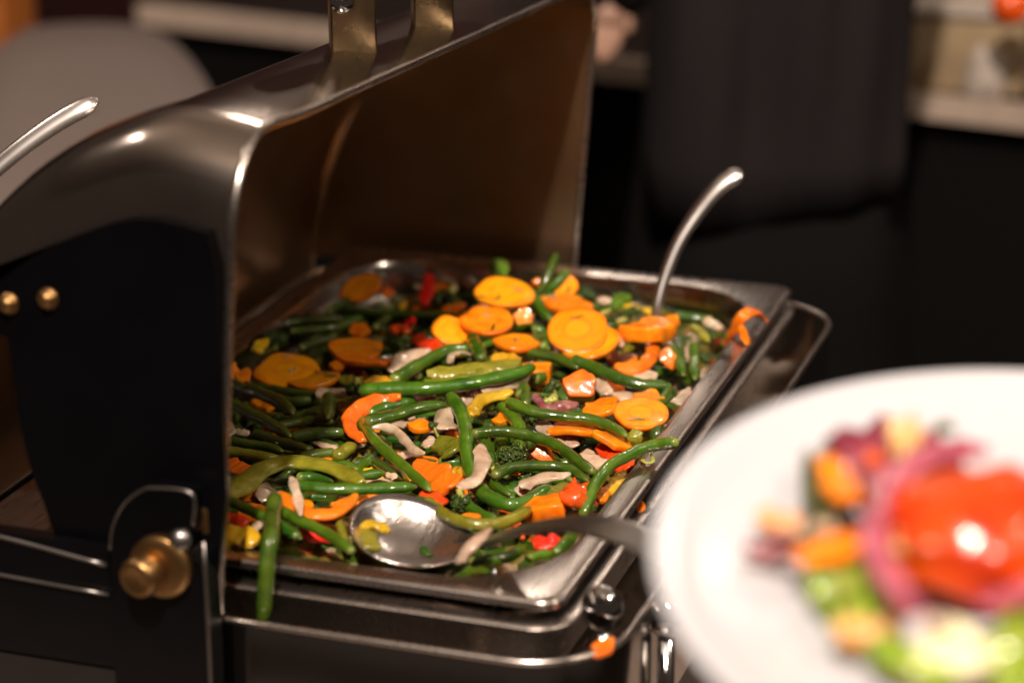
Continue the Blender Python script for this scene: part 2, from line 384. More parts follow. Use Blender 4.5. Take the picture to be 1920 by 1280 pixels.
# one continuous body surface (skin modifier applied through a skeleton)
def skin_body():
    side = V((RT.x, RT.y, 0)).normalized(); dep = V((-side.y, side.x, 0))
    def q(s, z, d=0): return V((hip.x, hip.y, z)) + side * s + dep * d
    J = [q(0, -.20), q(0, -.02), q(0, .20), q(0, .38), q(0, .46)]
    R_ = [(.13, .10), (.12, .10), (.14, .10), (.12, .09), (.055, .055)]
    E_ = [(0, 1), (1, 2), (2, 3), (3, 4)]
    def chain(root, pts, rs):
        last = root
        for p, r in zip(pts, rs):
            J.append(p); R_.append((r, r)); E_.append((last, len(J) - 1)); last = len(J) - 1
        return last
    chain(0, [q(-.085, -.30), q(-.09, -.66, -.02), q(-.09, -1.03, .02), q(-.10, -1.09, -.10)], [.080, .062, .045, .035])
    chain(0, [q(.085, -.30), q(.09, -.66, -.02), q(.09, -1.03, .02), q(.10, -1.09, -.10)], [.085, .062, .045, .035])
    chain(3, [q(.16, .36), q(.10, .14, .10), q(.02, .12, .22)], [.055, .045, .032])
    wr = chain(3, [q(-.18, .36), q(-.215, .20, .0), q(-.19, .09, -.02), pp(1150, 5)+V((0,0,.03))], [.055, .045, .036, .026])
    me = bpy.data.meshes.new('body'); me.from_pydata([tuple(j - V((hip.x, hip.y, -1.12))) for j in J], E_, [])
    o = bpy.data.objects.new('body', me); COL.objects.link(o); o.parent = per
    md = o.modifiers.new('skin', 'SKIN'); sd = me.skin_vertices[0].data
    for i, r in enumerate(R_): sd[i].radius = r
    sd[0].use_root = True
    o.modifiers.new('sub', 'SUBSURF').levels = 2; o.modifiers['sub'].render_levels = 2
    me.materials.append(M['black']); md.use_smooth_shade = True
    return o
skin_body()
# jacket: hem hangs lower at the left of the picture
hemL = pp(1210, 400); hemR = pp(1690, 330)
cx_ = (hemL + hemR) / 2; wd = (hemR - hemL).length / 2
side = V((RT.x, RT.y, 0)).normalized(); dep = V((-side.y, side.x, 0))
axis_xy = V((cx_.x, cx_.y, 0))
st = []
for z, a, b in ((cx_.z, wd, .09), (cx_.z + .05, wd * 1.0, .09), (.0, wd * .99, .10), (.12, wd * .99, .11), (.30, wd * 1.15, .12), (.42, wd * .8, .11), (.46, .075, .075)):
    st.append((axis_xy + V((0, 0, z)), a, b))
vs, fs = loftbody('jacket', st, M['jacket'], 96, .03)
for i in range(96):   # slanted hem
    s = (vs[i] - st[0][0]).dot(side) / wd; vs[i].z += .020 * s + .001 * math.sin(i * .8)
for q_ in vs:
    s_ = (q_ - axis_xy).dot(side); fz = max(0, min(1, (q_.z + .14) / .12))
    q_ -= dep * fz * (.012 * math.sin(s_ * 52 + q_.z * 3) + .008 * math.sin(s_ * 95 - q_.z * 6 + 1))
link('jacket', vs, fs, M['jacket'], per)
vs, fs = loftbody('trousers', [(axis_xy + V((0, 0, -1.06)), .15, .10), (axis_xy + V((0, 0, -.6)), .155, .10), (axis_xy + V((0, 0, -.22)), wd * .92, .085), (axis_xy + V((0, 0, -.08)), wd * .86, .08)], M['black'], 40, .04)
link('trousers', vs, fs, M['black'], per)
addl = catmull([axis_xy + side * (-wd * .95) + V((0, 0, .40)), axis_xy + side * (-wd * 1.12) + V((0, 0, .22)), pp(1185, 0), pp(1160, -50)], 16)
vs, fs = sweep_geo(addl, lambda t, a: (math.cos(a) * (.056 - .030 * t), math.sin(a) * (.050 - .028 * t)), dep, 16)
link('sleeve', vs, fs, M['jacket'], per)
# hand hanging at the left of the jacket: palm and five fingers
hd = pp(1140, 40)
hand_v, hand_f = [], []
def addg(g):
    b0 = len(hand_v); hand_v.extend(g[0]); hand_f.extend([tuple(i + b0 for i in f) for f in g[1]])
addg(sweep_geo(catmull([pp(1155, -60), pp(1146, -10), pp(1138, 45)], 8), lambda t, a: (math.cos(a) * .024 * (1 - .1 * t), math.sin(a) * .014), dep, 12))
for i, (ox, ln, r) in enumerate(((-16, 70, .0075), (-4, 82, .008), (8, 78, .0078), (20, 62, .0068))):
    addg(sweep_geo(catmull([pp(1138 + ox, 35), pp(1136 + ox * 1.1, 35 + ln * .5), pp(1132 + ox * .9, 35 + ln)], 7), lambda t, a: (math.cos(a) * r * (1 - .35 * t ** 3), math.sin(a) * r * (1 - .35 * t ** 3)), dep, 8))
addg(sweep_geo(catmull([pp(1162, -5), pp(1176, 28), pp(1176, 62)], 7), lambda t, a: (math.cos(a) * .009 * (1 - .3 * t), math.sin(a) * .009 * (1 - .3 * t)), dep, 8))
link('hand', hand_v, hand_f, M['skin'], per)
hb = V((hip.x, hip.y, .60)) + side * .01
blob('head', hb + V((0, 0, -.02)), .072, .09, .105, M['skin'], 1, .03, 3, per)
blob('hair', hb + V((0, 0, .02)) + side * 0, .080, .098, .098, M['hair'], 2, .05, 3, per)

# ------------------------------------------------------------------ chafing dish: stand and frame
dish = thing('chafing_dish', (-.16, .27, CZ), 'polished steel chafing dish stand with open tray under the food pan', 'chafing dish')
OX0, OX1, OY0, OY1 = -.36, .029, -.024, .560
ZR = -.022
def ring(ins, z, r): return rr(OX0 + ins, OX1 - ins, OY0 + ins, OY1 - ins, r, z)
sharp(loft('tray', [ring(0, -.095, .05), ring(0, ZR - .002, .05), ring(.0005, ZR, .05), ring(.003, ZR, .048), ring(.0035, ZR - .002, .048),
                    ring(.006, -.05, .046), ring(.018, -.066, .042), ring(.05, -.07, .03)], M['steel'], dish, capend=True), 50)
def loop_tube(name, loop, r, mat, parent, ns=8):
    n = len(loop); vs = []; fs = []
    for i, p in enumerate(loop):
        t = (loop[(i + 1) % n] - loop[i - 1]).normalized(); s = t.cross(V((0, 0, 1))).normalized(); u = s.cross(t)
        for k in range(ns):
            a = 2 * math.pi * k / ns; vs.append(p + s * math.cos(a) * r + u * math.sin(a) * r)
    for i in range(n):
        j = (i + 1) % n
        for k in range(ns):
            k2 = (k + 1) % ns; fs.append((i * ns + k, i * ns + k2, j * ns + k2, j * ns + k))
    return link(name, vs, fs, mat, parent)
loop_tube('rolled_rim', rr(OX0 + .0015, OX1 - .0015, OY0 + .0015, OY1 - .0015, .049, ZR, 12), .0018, M['rim'], dish)
for sx, sy in ((0, 0), (1, 0), (0, 1), (1, 1)):
    lx = OX0 + .05 if sx == 0 else OX1 - .05; ly = OY0 + .055 if sy == 0 else OY1 - .055
    box('leg', (lx - .012, lx + .012, ly - .012, ly + .012, CZ, -.094), M['steel'], dish, .002, True)
# water pan under the food pan
wpn = thing('water_pan', (-.1625, .265, -.066), 'steel water pan nested between the tray and the food pan', 'pan')
def wr_(ins, z, r): return rr(-.325 - .003 + ins, .003 - ins, -.003 + ins, .533 - ins, r, z)
sharp(loft('basin', [wr_(.001, -.017, .02), wr_(-.0006, -.0135, .021), wr_(.0004, -.0125, .02), wr_(.013, -.0125, .03), wr_(.016, -.016, .04), wr_(.018, -.058, .045), wr_(.03, -.065, .04)], M['rim'], wpn, capend=True), 60)
# food pan
fp = thing('food_pan', (-.1625, .265, -.064), 'rectangular steel food pan full of cooked mixed vegetables', 'pan')
def pr(ins, z, r): return rr(-.325 + ins, -ins, ins, .53 - ins, r, z)
sharp(loft('rim', [pr(.0008, -.0045, .012), pr(.0, -.001, .013), pr(.0008, 0, .013), pr(.004, .0006, .014), pr(.012, .0002, .045), pr(.0155, -.001, .062)], M['rim'], fp), 70)
loft('well', [pr(.0155, -.001, .062), pr(.0168, -.004, .062), pr(.019, -.03, .060), pr(.024, -.056, .055), pr(.034, -.060, .05)], M['steel'], fp, capend=True)

# front left: end rail, bracket and knob
X_BL, X_BR = -.2225, -.172
box('end_rail', (-.40, X_BL + .001, -.040, -.030, -.006, .017), M['dark'], dish, .0012)
tube('rail_edge', [(-.40, -.0405, .020), (-.30, -.0405, .0165), (X_BL, -.0405, .0075)], .0011, M['dimsteel'], dish)
tube('rail_edge', [(-.40, -.0405, -.002), (X_BL, -.0405, -.0085)], .0009, M['dimsteel'], dish)
box('end_panel', (-.40, X_BL + .001, -.0385, -.031, -.05, -.006), M['dark'], dish)
box('foot_panel', (-.40, X_BL + .001, -.0375, -.032, CZ, -.052), M['blackstone'], dish)
# bracket
bk = [(205, 1285), (206, 1030), (212, 985), (232, 945), (262, 920), (290, 914), (360, 926), (362, 985), (352, 1040), (374, 1052), (386, 1080), (389, 1285)]
bf = [aty(x, y, -.046) for x, y in bk]
for i in (0, len(bf) - 1): bf[i].z = CZ
def plate_y(name, pts, y0, y1, mat, parent):
    n = len(pts); vs = [V((p.x, y0, p.z)) for p in pts] + [V((p.x, y1, p.z)) for p in pts]
    fs = [tuple(range(n)), tuple(range(2 * n - 1, n - 1, -1))] + [(i, i + n, (i + 1) % n + n, (i + 1) % n) for i in range(n)]
    return sharp(link(name, vs, fs, mat, parent, True), 40)
plate_y('bracket', bf, -.046, -.0305, M['dark'], dish)
tube('bracket_edge', bf[1:8], .0007, M['dimsteel'], dish, n=40, up=(0, 1, 0))
tube('bracket_edge', bf[8:], .0009, M['dimsteel'], dish, n=20, up=(0, 1, 0))
kc = aty(293, 1062, -.05); kb = aty(268, 1078, -.058)
kn = lathe('washer', [(.0162, 0), (.0162, .004), (.0154, .005), (.0120, .0055), (.009, .006)], (kc.x + .002, -.0462, kc.z), (0, -1, 0), M['brass'], dish)
lathe('knob', [(.0100, 0), (.0104, .002), (.0104, .0085), (.0094, .0110), (.0080, .0120), (.0060, .0112), (.0001, .0108)], (kb.x, -.0520, kb.z), (-.12, -1, -.05), M['brass'], dish)
hc = aty(338, 1012, -.047)
lathe('hinge_glint', [(.005, 0), (.0058, .0015), (.0052, .003), (.003, .0045), (.001, .0048)], (hc.x, -.0465, hc.z), (.3, -1, .3), M['dimsteel'], dish)  # small bead standing in for a highlight by the hinge
hc2 = aty(380, 985, -.040)
lathe('washer', [(.0088, 0), (.0088, .003), (.006, .004)], (hc2.x, -.0305, hc2.z), (.2, -1, 0), M['brass'], dish)
# chrome ball finials at the front right corner
def finial(px, py, z, label, zb):
    c = atz(px, py, z); t = thing('ball_finial', (c.x, c.y, zb), label, 'ball finial', 'chrome ball finials by the front right corner')
    prof = [(.0001, -.0124)] + [(.0108 * math.sin(math.radians(a)), -.0124 * math.cos(math.radians(a))) for a in range(12, 180, 12)] + [(.0001, .0124)]
    lathe('ball', prof, c, (0, 0, 1), M['chrome'], t)
    lathe('stem', [(.0062, 0), (.0045, .004), (.0045, c.z - .0115 - zb)], (c.x, c.y, zb), (0, 0, 1), M['chrome'], t)
finial(1130, 1140, -.016, 'chrome ball on a stem inside the tray rim, beside the pan corner', -.070)
finial(1250, 1152, -.030, 'chrome ball on a stem outside the tray rim, nearer to the plate', CZ)

# ------------------------------------------------------------------ lid
lid = thing('dish_lid', (-.20, .27, .0), 'open steel roll-top lid with brass handle posts over the left of the pan', 'lid')
TOP = catmull([V((x, 0, z)) for x, z in ((-.150, .2235), (-.165, .2265), (-.185, .2295), (-.203, .2285), (-.225, .2205), (-.25, .2085), (-.28, .187), (-.31, .157), (-.34, .115), (-.36, .065), (-.371, .01), (-.374, -.05))], 34)
YN, YF, RB = -.030, .562, .041
def lid_section(tp, off, zb_n, zb_f):
    # points from the near bottom up, over the top and down the far side
    out = []; X = tp.x; yn, yf = YN + off, YF - off; k = RB - off
    def zt(y): return tp.z - off - .045 * y
    kk = min(k, max(.004, (zt(yn) - zb_n) * .9)); 
    for j in range(8): out.append((yn, zb_n + (zt(yn) - kk - zb_n) * j / 8))
    for j in range(9):
        a = math.radians(180 - 90 * j / 8); out.append((yn + kk + kk * math.cos(a), zt(yn) - kk + kk * math.sin(a)))
    for j in range(1, 12): y = yn + kk + (yf - yn - 2 * kk) * j / 12; out.append((y, zt(y)))
    for j in range(9):
        a = math.radians(90 - 90 * j / 8); out.append((yf - kk + kk * math.cos(a), zt(yf) - kk + kk * math.sin(a)))
    for j in range(1, 9): out.append((yf, (zt(yf) - kk) + (zb_f - zt(yf) + kk) * j / 8))
    # the opening leans a little: bottom set to the left
    return [V((X - .017 * max(0, 1 - (z / .2)) * max(0, 1 - (-.15 - X) / .04), y, z)) for y, z in out]
def lid_shell(name, off, mat):
    secs = [lid_section(tp, off, -.016 if tp.x > -.158 else min(.118, tp.z - .012), min(-.02, tp.z - .02)) for tp in TOP]
    # all stations share the near opening bottom only at the lip; the wall below is closed by the end plates
    n = len(secs[0]); vs = [v for s in secs for v in s]; fs = []
    for i in range(len(secs) - 1):
        for k in range(n - 1): fs.append((i * n + k, i * n + k + 1, (i + 1) * n + k + 1, (i + 1) * n + k))
    return link(name, vs, fs, mat, lid)
lid_shell('shell', 0.0, M['lid'])
lid_shell('lining', 0.0016, M['lidin'])
lip = lid_section(TOP[0], .0008, -.016, -.02)
tube('opening_edge', lip, .0023, M['rim'], lid, n=90, up=(1, 0, 0))
# end plates (near side carries the hinge arm)
hp = [(-.158, .165), (-.158, .05), (-.1668, .0), (-.1685, -.016), (-.235, -.016)] + [tuple(aty(x, y, -.0315).xz) for x, y in ((112, 1010), (88, 940), (62, 870), (45, 800), (30, 700), (18, 622))] + [(-.3602, .119)] + [(tp.x, tp.z - RB - .002) for tp in reversed(TOP) if -.318 < tp.x < -.157]
plate_y('hinge_plate', [V((x, 0, z)) for x, z in hp], -.0345, -.0306, M['dark'], lid)
hpf = [(-.158, .165), (-.1685, -.02), (-.25, -.02), (-.27, .12), (-.34, .09), (-.30, .13), (-.2, .165)]
plate_y('hinge_plate', [V((x, 0, z)) for x, z in hpf], .5628, .566, M['dark'], lid)
for px_, py_ in ((14, 570), (88, 561)):
    c = aty(px_, py_, -.036)
    lathe('rivet', [(.0056, 0), (.0056, .001), (.0044, .0015), (.0042, .003), (.003, .0045), (.0008, .0052)], (c.x, -.0346, c.z), (0, -1, 0), M['brass'], lid, 20)
# handle posts
def post(px_, py_, wpx):
    base = atz(px_, py_, .216)
    z0 = .2265 - .045 * base.y - .002
    t = V((base.x, base.y, z0)); hw = wpx / 2 / pxm(base)
    vs, fs = box_geo(-hw, hw, -hw * .8, hw * .8, 0, .062, .0012)
    a = math.radians(28); c_, s_ = math.cos(a), math.sin(a)
    vs = [V((v.x * c_ - v.y * s_ + t.x, v.x * s_ + v.y * c_ + t.y, v.z + t.z)) for v in vs]
    link('handle_post', vs, fs, M['gold'], lid, True)
    return t
t1 = post(662, 104, 84); t2 = post(811, 42, 74)
lathe('handle_bar', [(.008, 0), (.0085, .004), (.0085, .24), (.008, .244)], t1 + V((-.02, -.05, .053)), (t2 - t1 + V((0, 0, .0))), M['steel'], lid)
cb = aty(642, 6, t1.y - .012)
lathe('cap_screw', [(.0062, 0), (.0062, .002), (.0045, .004), (.001, .0048)], (cb.x, cb.y, cb.z), (.3, -1, .3), M['chrome'], lid)

# ------------------------------------------------------------------ vegetables
def finish(o, label, cat, group=None):
    return tag(o, label, cat, group)
def vpts(pts, h):
    if isinstance(h, (int, float)): h = [h] * len(pts)
    return [P(x, y, hh) for (x, y), hh in zip(pts, h)]
def bean3(pts3, r, mat, seed=0, split=False, name='green_bean', n=None):
    L_ = sum((pts3[i + 1] - pts3[i]).length for i in range(len(pts3) - 1))
    n = n or max(16, min(72, int(L_ / .0012)))
    point = noise.noise(V((seed * 7.7, 3.1, 0))) > -.05; path = catmull(pts3, n)
    path = [p + V((noise.noise(p * 60 + V((seed, 0, 0))), noise.noise(p * 60 + V((0, seed, 9))), 0)) * .0006 for p in path]
    el = min(.30, .0032 / L_)
    def sec(t, a):
        e = 1.0; d = min(t, 1 - t)
        if d < el: e = math.sqrt(max(0.0, 1 - (1 - d / el) ** 2)) * .55 + .45
        if t > .7: e *= 1 - .28 * ((t - .7) / .3) ** 2
        if point and t > 1 - 2.2 * el: e *= 1 - .55 * ((t - 1 + 2.2 * el) / (2.2 * el)) ** 1.5
        k = r * e * (1 + (.045 * noise.noise(V((seed, 2, t * L_ * 40))) + .03) * math.sin(t * L_ * 560 + seed + 2 * noise.noise(V((seed, t * L_ * 60, 0)))) + .13 * noise.noise(V((t * L_ * 60, seed * 1.3, 0))))
        if split: k *= 1 - .20 * math.exp(-((a - 1.9) / .25) ** 2) 
        k *= 1 + .035 * math.cos(3 * a + seed) + .09 * noise.noise(V((math.cos(a) * 2.6 + seed, math.sin(a) * 2.2, t * L_ * 210))) + .06 * noise.noise(V((math.cos(a) * 1.1, math.sin(a) * 1.1 + seed, t * L_ * 110)))
        return math.cos(a) * k, math.sin(a) * k * .9
    vs, fs = sweep_geo(path, sec, (0, 0, 1), 18)
    o = link(name, vs, fs, mat); at = o.data.attributes.new('tip', 'FLOAT', 'POINT')
    vals = []
    for i in range(n):
        t = i / (n - 1); d = min(t, 1 - t) * L_
        tp_ = max(0, 1 - d / .0032) * (.9 if t < .5 else .45)
        for k in range(18):
            a = 2 * math.pi * k / 18; sm = math.exp(-((a - 1.9) / .16) ** 2) * .30
            vals.append(min(1, max(tp_, sm) + .12 * max(0, noise.noise(V((math.cos(a) + seed, t * L_ * 90, math.sin(a)))))))
    at.data.foreach_set('value', vals)
    return o
def bean(pts, h, wpx, label, mat='bean', split=False, seed=None, tail=True):
    p3 = vpts(pts, h); mid = p3[len(p3) // 2]; r = .90 * wpx / 2 / pxm(mid)
    seed = seed if seed is not None else len(COL.objects) * .37
    o = bean3(p3, r, M[mat], seed, split)
    return finish(o, label, 'green bean')
def strip3(name, p3, wd_, th, mat, up=(0, 0, 1), seed=0, curl=.3, prof=None, ns=18):
    L_ = sum((p3[i + 1] - p3[i]).length for i in range(len(p3) - 1)); n = max(14, min(56, int(L_ / .0013))); path = catmull(p3, n); wf = 1.05 if name == 'onion_piece' else 1.28; th *= .6 if name == 'onion_piece' else 1
    pf = prof or (lambda t: min(1, .35 + 4.5 * min(t, 1 - t)))
    def sec(t, a):
        w_ = wd_ / 2 * wf * pf(t) * (1 + .35 * noise.noise(V((t * 5, seed, 1 + (3 if math.cos(a) > 0 else 0))))); c = math.cos(a); s = math.sin(a)
        x = w_ * math.copysign(abs(c) ** .45, c)
        y = th * .42 * math.copysign(abs(s) ** .5, s) - curl * (x * x) / max(w_, 1e-5) + th * .5 * noise.noise(V((x * 300, t * 9, seed)))
        tw = .7 * noise.noise(V((t * 2.5, seed * 1.7, 5))); return x * math.cos(tw) - y * math.sin(tw), x * math.sin(tw) + y * math.cos(tw)
    vs, fs = sweep_geo(path, sec, up, ns)
    return link(name, vs, fs, mat)
def strip(name, pts, h, wpx, thpx, mat, label, cat, up=None, curl=.3, prof=None, lean=.5):
    p3 = vpts(pts, h); k = pxm(p3[len(p3) // 2])
    u = V(up) if up else (V((0, 0, 1)) * (1 - lean) - fwd * lean)
    o = strip3(name, p3, wpx / k, thpx / k, M[mat], u, len(COL.objects) * .71, curl, prof)
    return finish(o, label, cat)
def disc(name, cx, cy, wpx, hpx, ang, h, mat, label, cat, th=.0035, bend=.12, warp=.08, p3=None, vup=None):
    c = p3 if p3 is not None else P(cx, cy, h); k = pxm(c); a = wpx / 2 / k
    v = (CAM - c).normalized(); se = max(.12, min(.98, hpx / wpx)); ce = math.sqrt(1 - se * se)
    th_ = math.radians(ang); u_img = UP * math.cos(th_) + RT * math.sin(th_); r_img = RT * math.cos(th_) - UP * math.sin(th_)
    nz = (v * se + u_img * ce).normalized(); ex = (r_img - nz * r_img.dot(nz)).normalized(); ey = nz.cross(ex)
    seed = len(COL.objects) * 1.13; n = 36; T = th / a; rings = [(.0, 1), (.3, 1), (.6, 1), (.9, 1), (.965, .97), (.995, .8), (1.0, .3), (.985, -.8), (.95, -1), (.5, -1), (0, -1)]
    fr_ = random.Random(int(seed * 10)); facets = [(2 * math.pi * (q + fr_.uniform(-.3, .3)) / 5 + seed, fr_.uniform(.62, .95)) for q in range(5)]
    vs = []
    for r, s in rings:
        for i in range(n):
            t = 2 * math.pi * i / n; k_ = (1 + warp * noise.noise(V((math.cos(t) * 1.1, math.sin(t) * 1.1, seed))) * 2) * (min([1.06] + [fd / max(.05, math.cos(t - fa)) for fa, fd in facets if math.cos(t - fa) > .05]) if warp > .15 else 1)
            x, y = r * k_ * math.cos(t), r * k_ * math.sin(t)
            z = s * T / 2 + bend * (x * x * math.cos(seed) + y * y * math.sin(seed)) + .04 * noise.noise(V((x * 1.6, y * 1.6, seed))) * 2
            vs.append(V((x, y, z)))
    fs = []
    for i in range(len(rings) - 1):
        for q in range(n):
            q2 = (q + 1) % n; fs.append((i * n + q, (i + 1) * n + q, (i + 1) * n + q2, i * n + q2))
    me = bpy.data.meshes.new(name); bm = bmesh.new(); bv = [bm.verts.new(x) for x in vs]
    for f in fs: bm.faces.new([bv[i] for i in f])
    bmesh.ops.remove_doubles(bm, verts=bm.verts[:], dist=1e-5); bmesh.ops.recalc_face_normals(bm, faces=bm.faces[:])
    for f in bm.faces: f.smooth = True
    bm.to_mesh(me); bm.free(); me.materials.append(M[mat])
    o = bpy.data.objects.new(name, me); COL.objects.link(o)
    mm = Matrix((ex, ey, nz)).transposed().to_4x4() @ Matrix.Diagonal((a, a, a, 1)); mm.translation = c; o.matrix_world = mm
    return finish(o, label, cat)
def floret(cx, cy, rpx, h, label, mat='broc', stem=(0, 1), seed=0, beads=90, c3=None):
    c = c3 if c3 is not None else P(cx, cy, h); r = rpx / pxm(c)
    t = thing('broccoli_floret', c, label, 'broccoli')
    rg = random.Random(seed + 5); vs, fs = [], []
    bm = bmesh.new(); bmesh.ops.create_icosphere(bm, subdivisions=1, radius=1); bm.verts.index_update()
    iv = [v.co.copy() for v in bm.verts]; iff = [tuple(v.index for v in f.verts) for f in bm.faces]; bm.free()
    def ball(p, rad):
        b0 = len(vs)
        for v in iv: vs.append(p + v * rad * (1 + .15 * rg.uniform(-1, 1)))
        fs.extend([tuple(i + b0 for i in f) for f in iff])
    clus = [V((rg.uniform(-1, 1), rg.uniform(-1, 1), rg.uniform(-.1, .8))).normalized() * r * rg.uniform(.3, .6) for _ in range(7)]
    for q in clus: ball(c + q * .9, r * .36)
    for i in range(beads * 3):
        q = clus[i % 7]; d = V((rg.gauss(0, 1), rg.gauss(0, 1), rg.gauss(.3, 1))).normalized()
        ball(c + q + d * r * .42 * rg.uniform(.85, 1.05), r * rg.uniform(.055, .095))
    link('crown', vs, fs, M[mat], t)
    sd = (RT * stem[0] - UP * stem[1]).normalized()
    tube('stem', [c - V((0, 0, r * .2)), c + sd * r * .7 - V((0, 0, r * .3)), c + sd * r * 1.5 - V((0, 0, r * .5))], r * .30, M['stalk'], t, ns=9, taper=lambda q: 1 - .3 * q)
    return t

# bed of vegetables filling the pan below the pieces that can be told apart
nx, ny = 90, 140; vs = []; fs = []
for j in range(ny):
    for i in range(nx):
        x = -.3045 + .284 * i / (nx - 1); y = .021 + .488 * j / (ny - 1)
        z = zf(x, y) - .0068 + .006 * noise.noise(V((x * 90, y * 90, 0))) + .003 * noise.noise(V((x * 260, y * 260, 4)))
        ex_ = max(0, .03 - min(x + .3045, -.0205 - x, y - .021, .509 - y)) / .03
        vs.append((x, y, z - .004 * ex_))
for j in range(ny - 1):
    for i in range(nx - 1):
        cxm = -.3045 + .284 * (i + .5) / (nx - 1); cym = .021 + .488 * (j + .5) / (ny - 1)
        ddx = max(0, abs(cxm + .1625) - (.142 - .038)); ddy = max(0, abs(cym - .265) - (.244 - .038))
        if ddx * ddx + ddy * ddy > .036 ** 2: continue
        fs.append((j * nx + i, j * nx + i + 1, (j + 1) * nx + i + 1, (j + 1) * nx + i))
bed = link('vegetable_bed', vs, fs, M['bed'])
nt = M['bed'].node_tree; pb = nt.nodes["Principled BSDF"]; gp = N(nt, 'ShaderNodeNewGeometry'); vo = N(nt, 'ShaderNodeTexVoronoi'); vo.inputs['Scale'].default_value = 120; vo.inputs['Randomness'].default_value = 1
nt.links.new(gp.outputs['Position'], vo.inputs['Vector']); sp_ = N(nt, 'ShaderNodeSeparateColor'); nt.links.new(vo.outputs['Color'], sp_.inputs[0])
rp = N(nt, 'ShaderNodeValToRGB'); rp.color_ramp.interpolation = 'CONSTANT'; el_ = rp.color_ramp.elements; el_[0].color = (.025, .065, .005, 1); el_[1].position = .30; el_[1].color = (.05, .09, .006, 1)
for ps, cc in ((.52, (.12, .10, .02)), (.68, (.30, .09, .01)), (.76, (.28, .20, .13)), (.84, (.03, .05, .006)), (.95, (.22, .03, .01))):
    q = el_.new(ps); q.color = (*cc, 1)
nt.links.new(sp_.outputs[0], rp.inputs[0]); nt.links.new(rp.outputs[0], pb.inputs['Base Color'])
tag(bed, 'cooked chopped vegetables and juice filling the bottom of the pan', 'vegetables', kind='stuff')

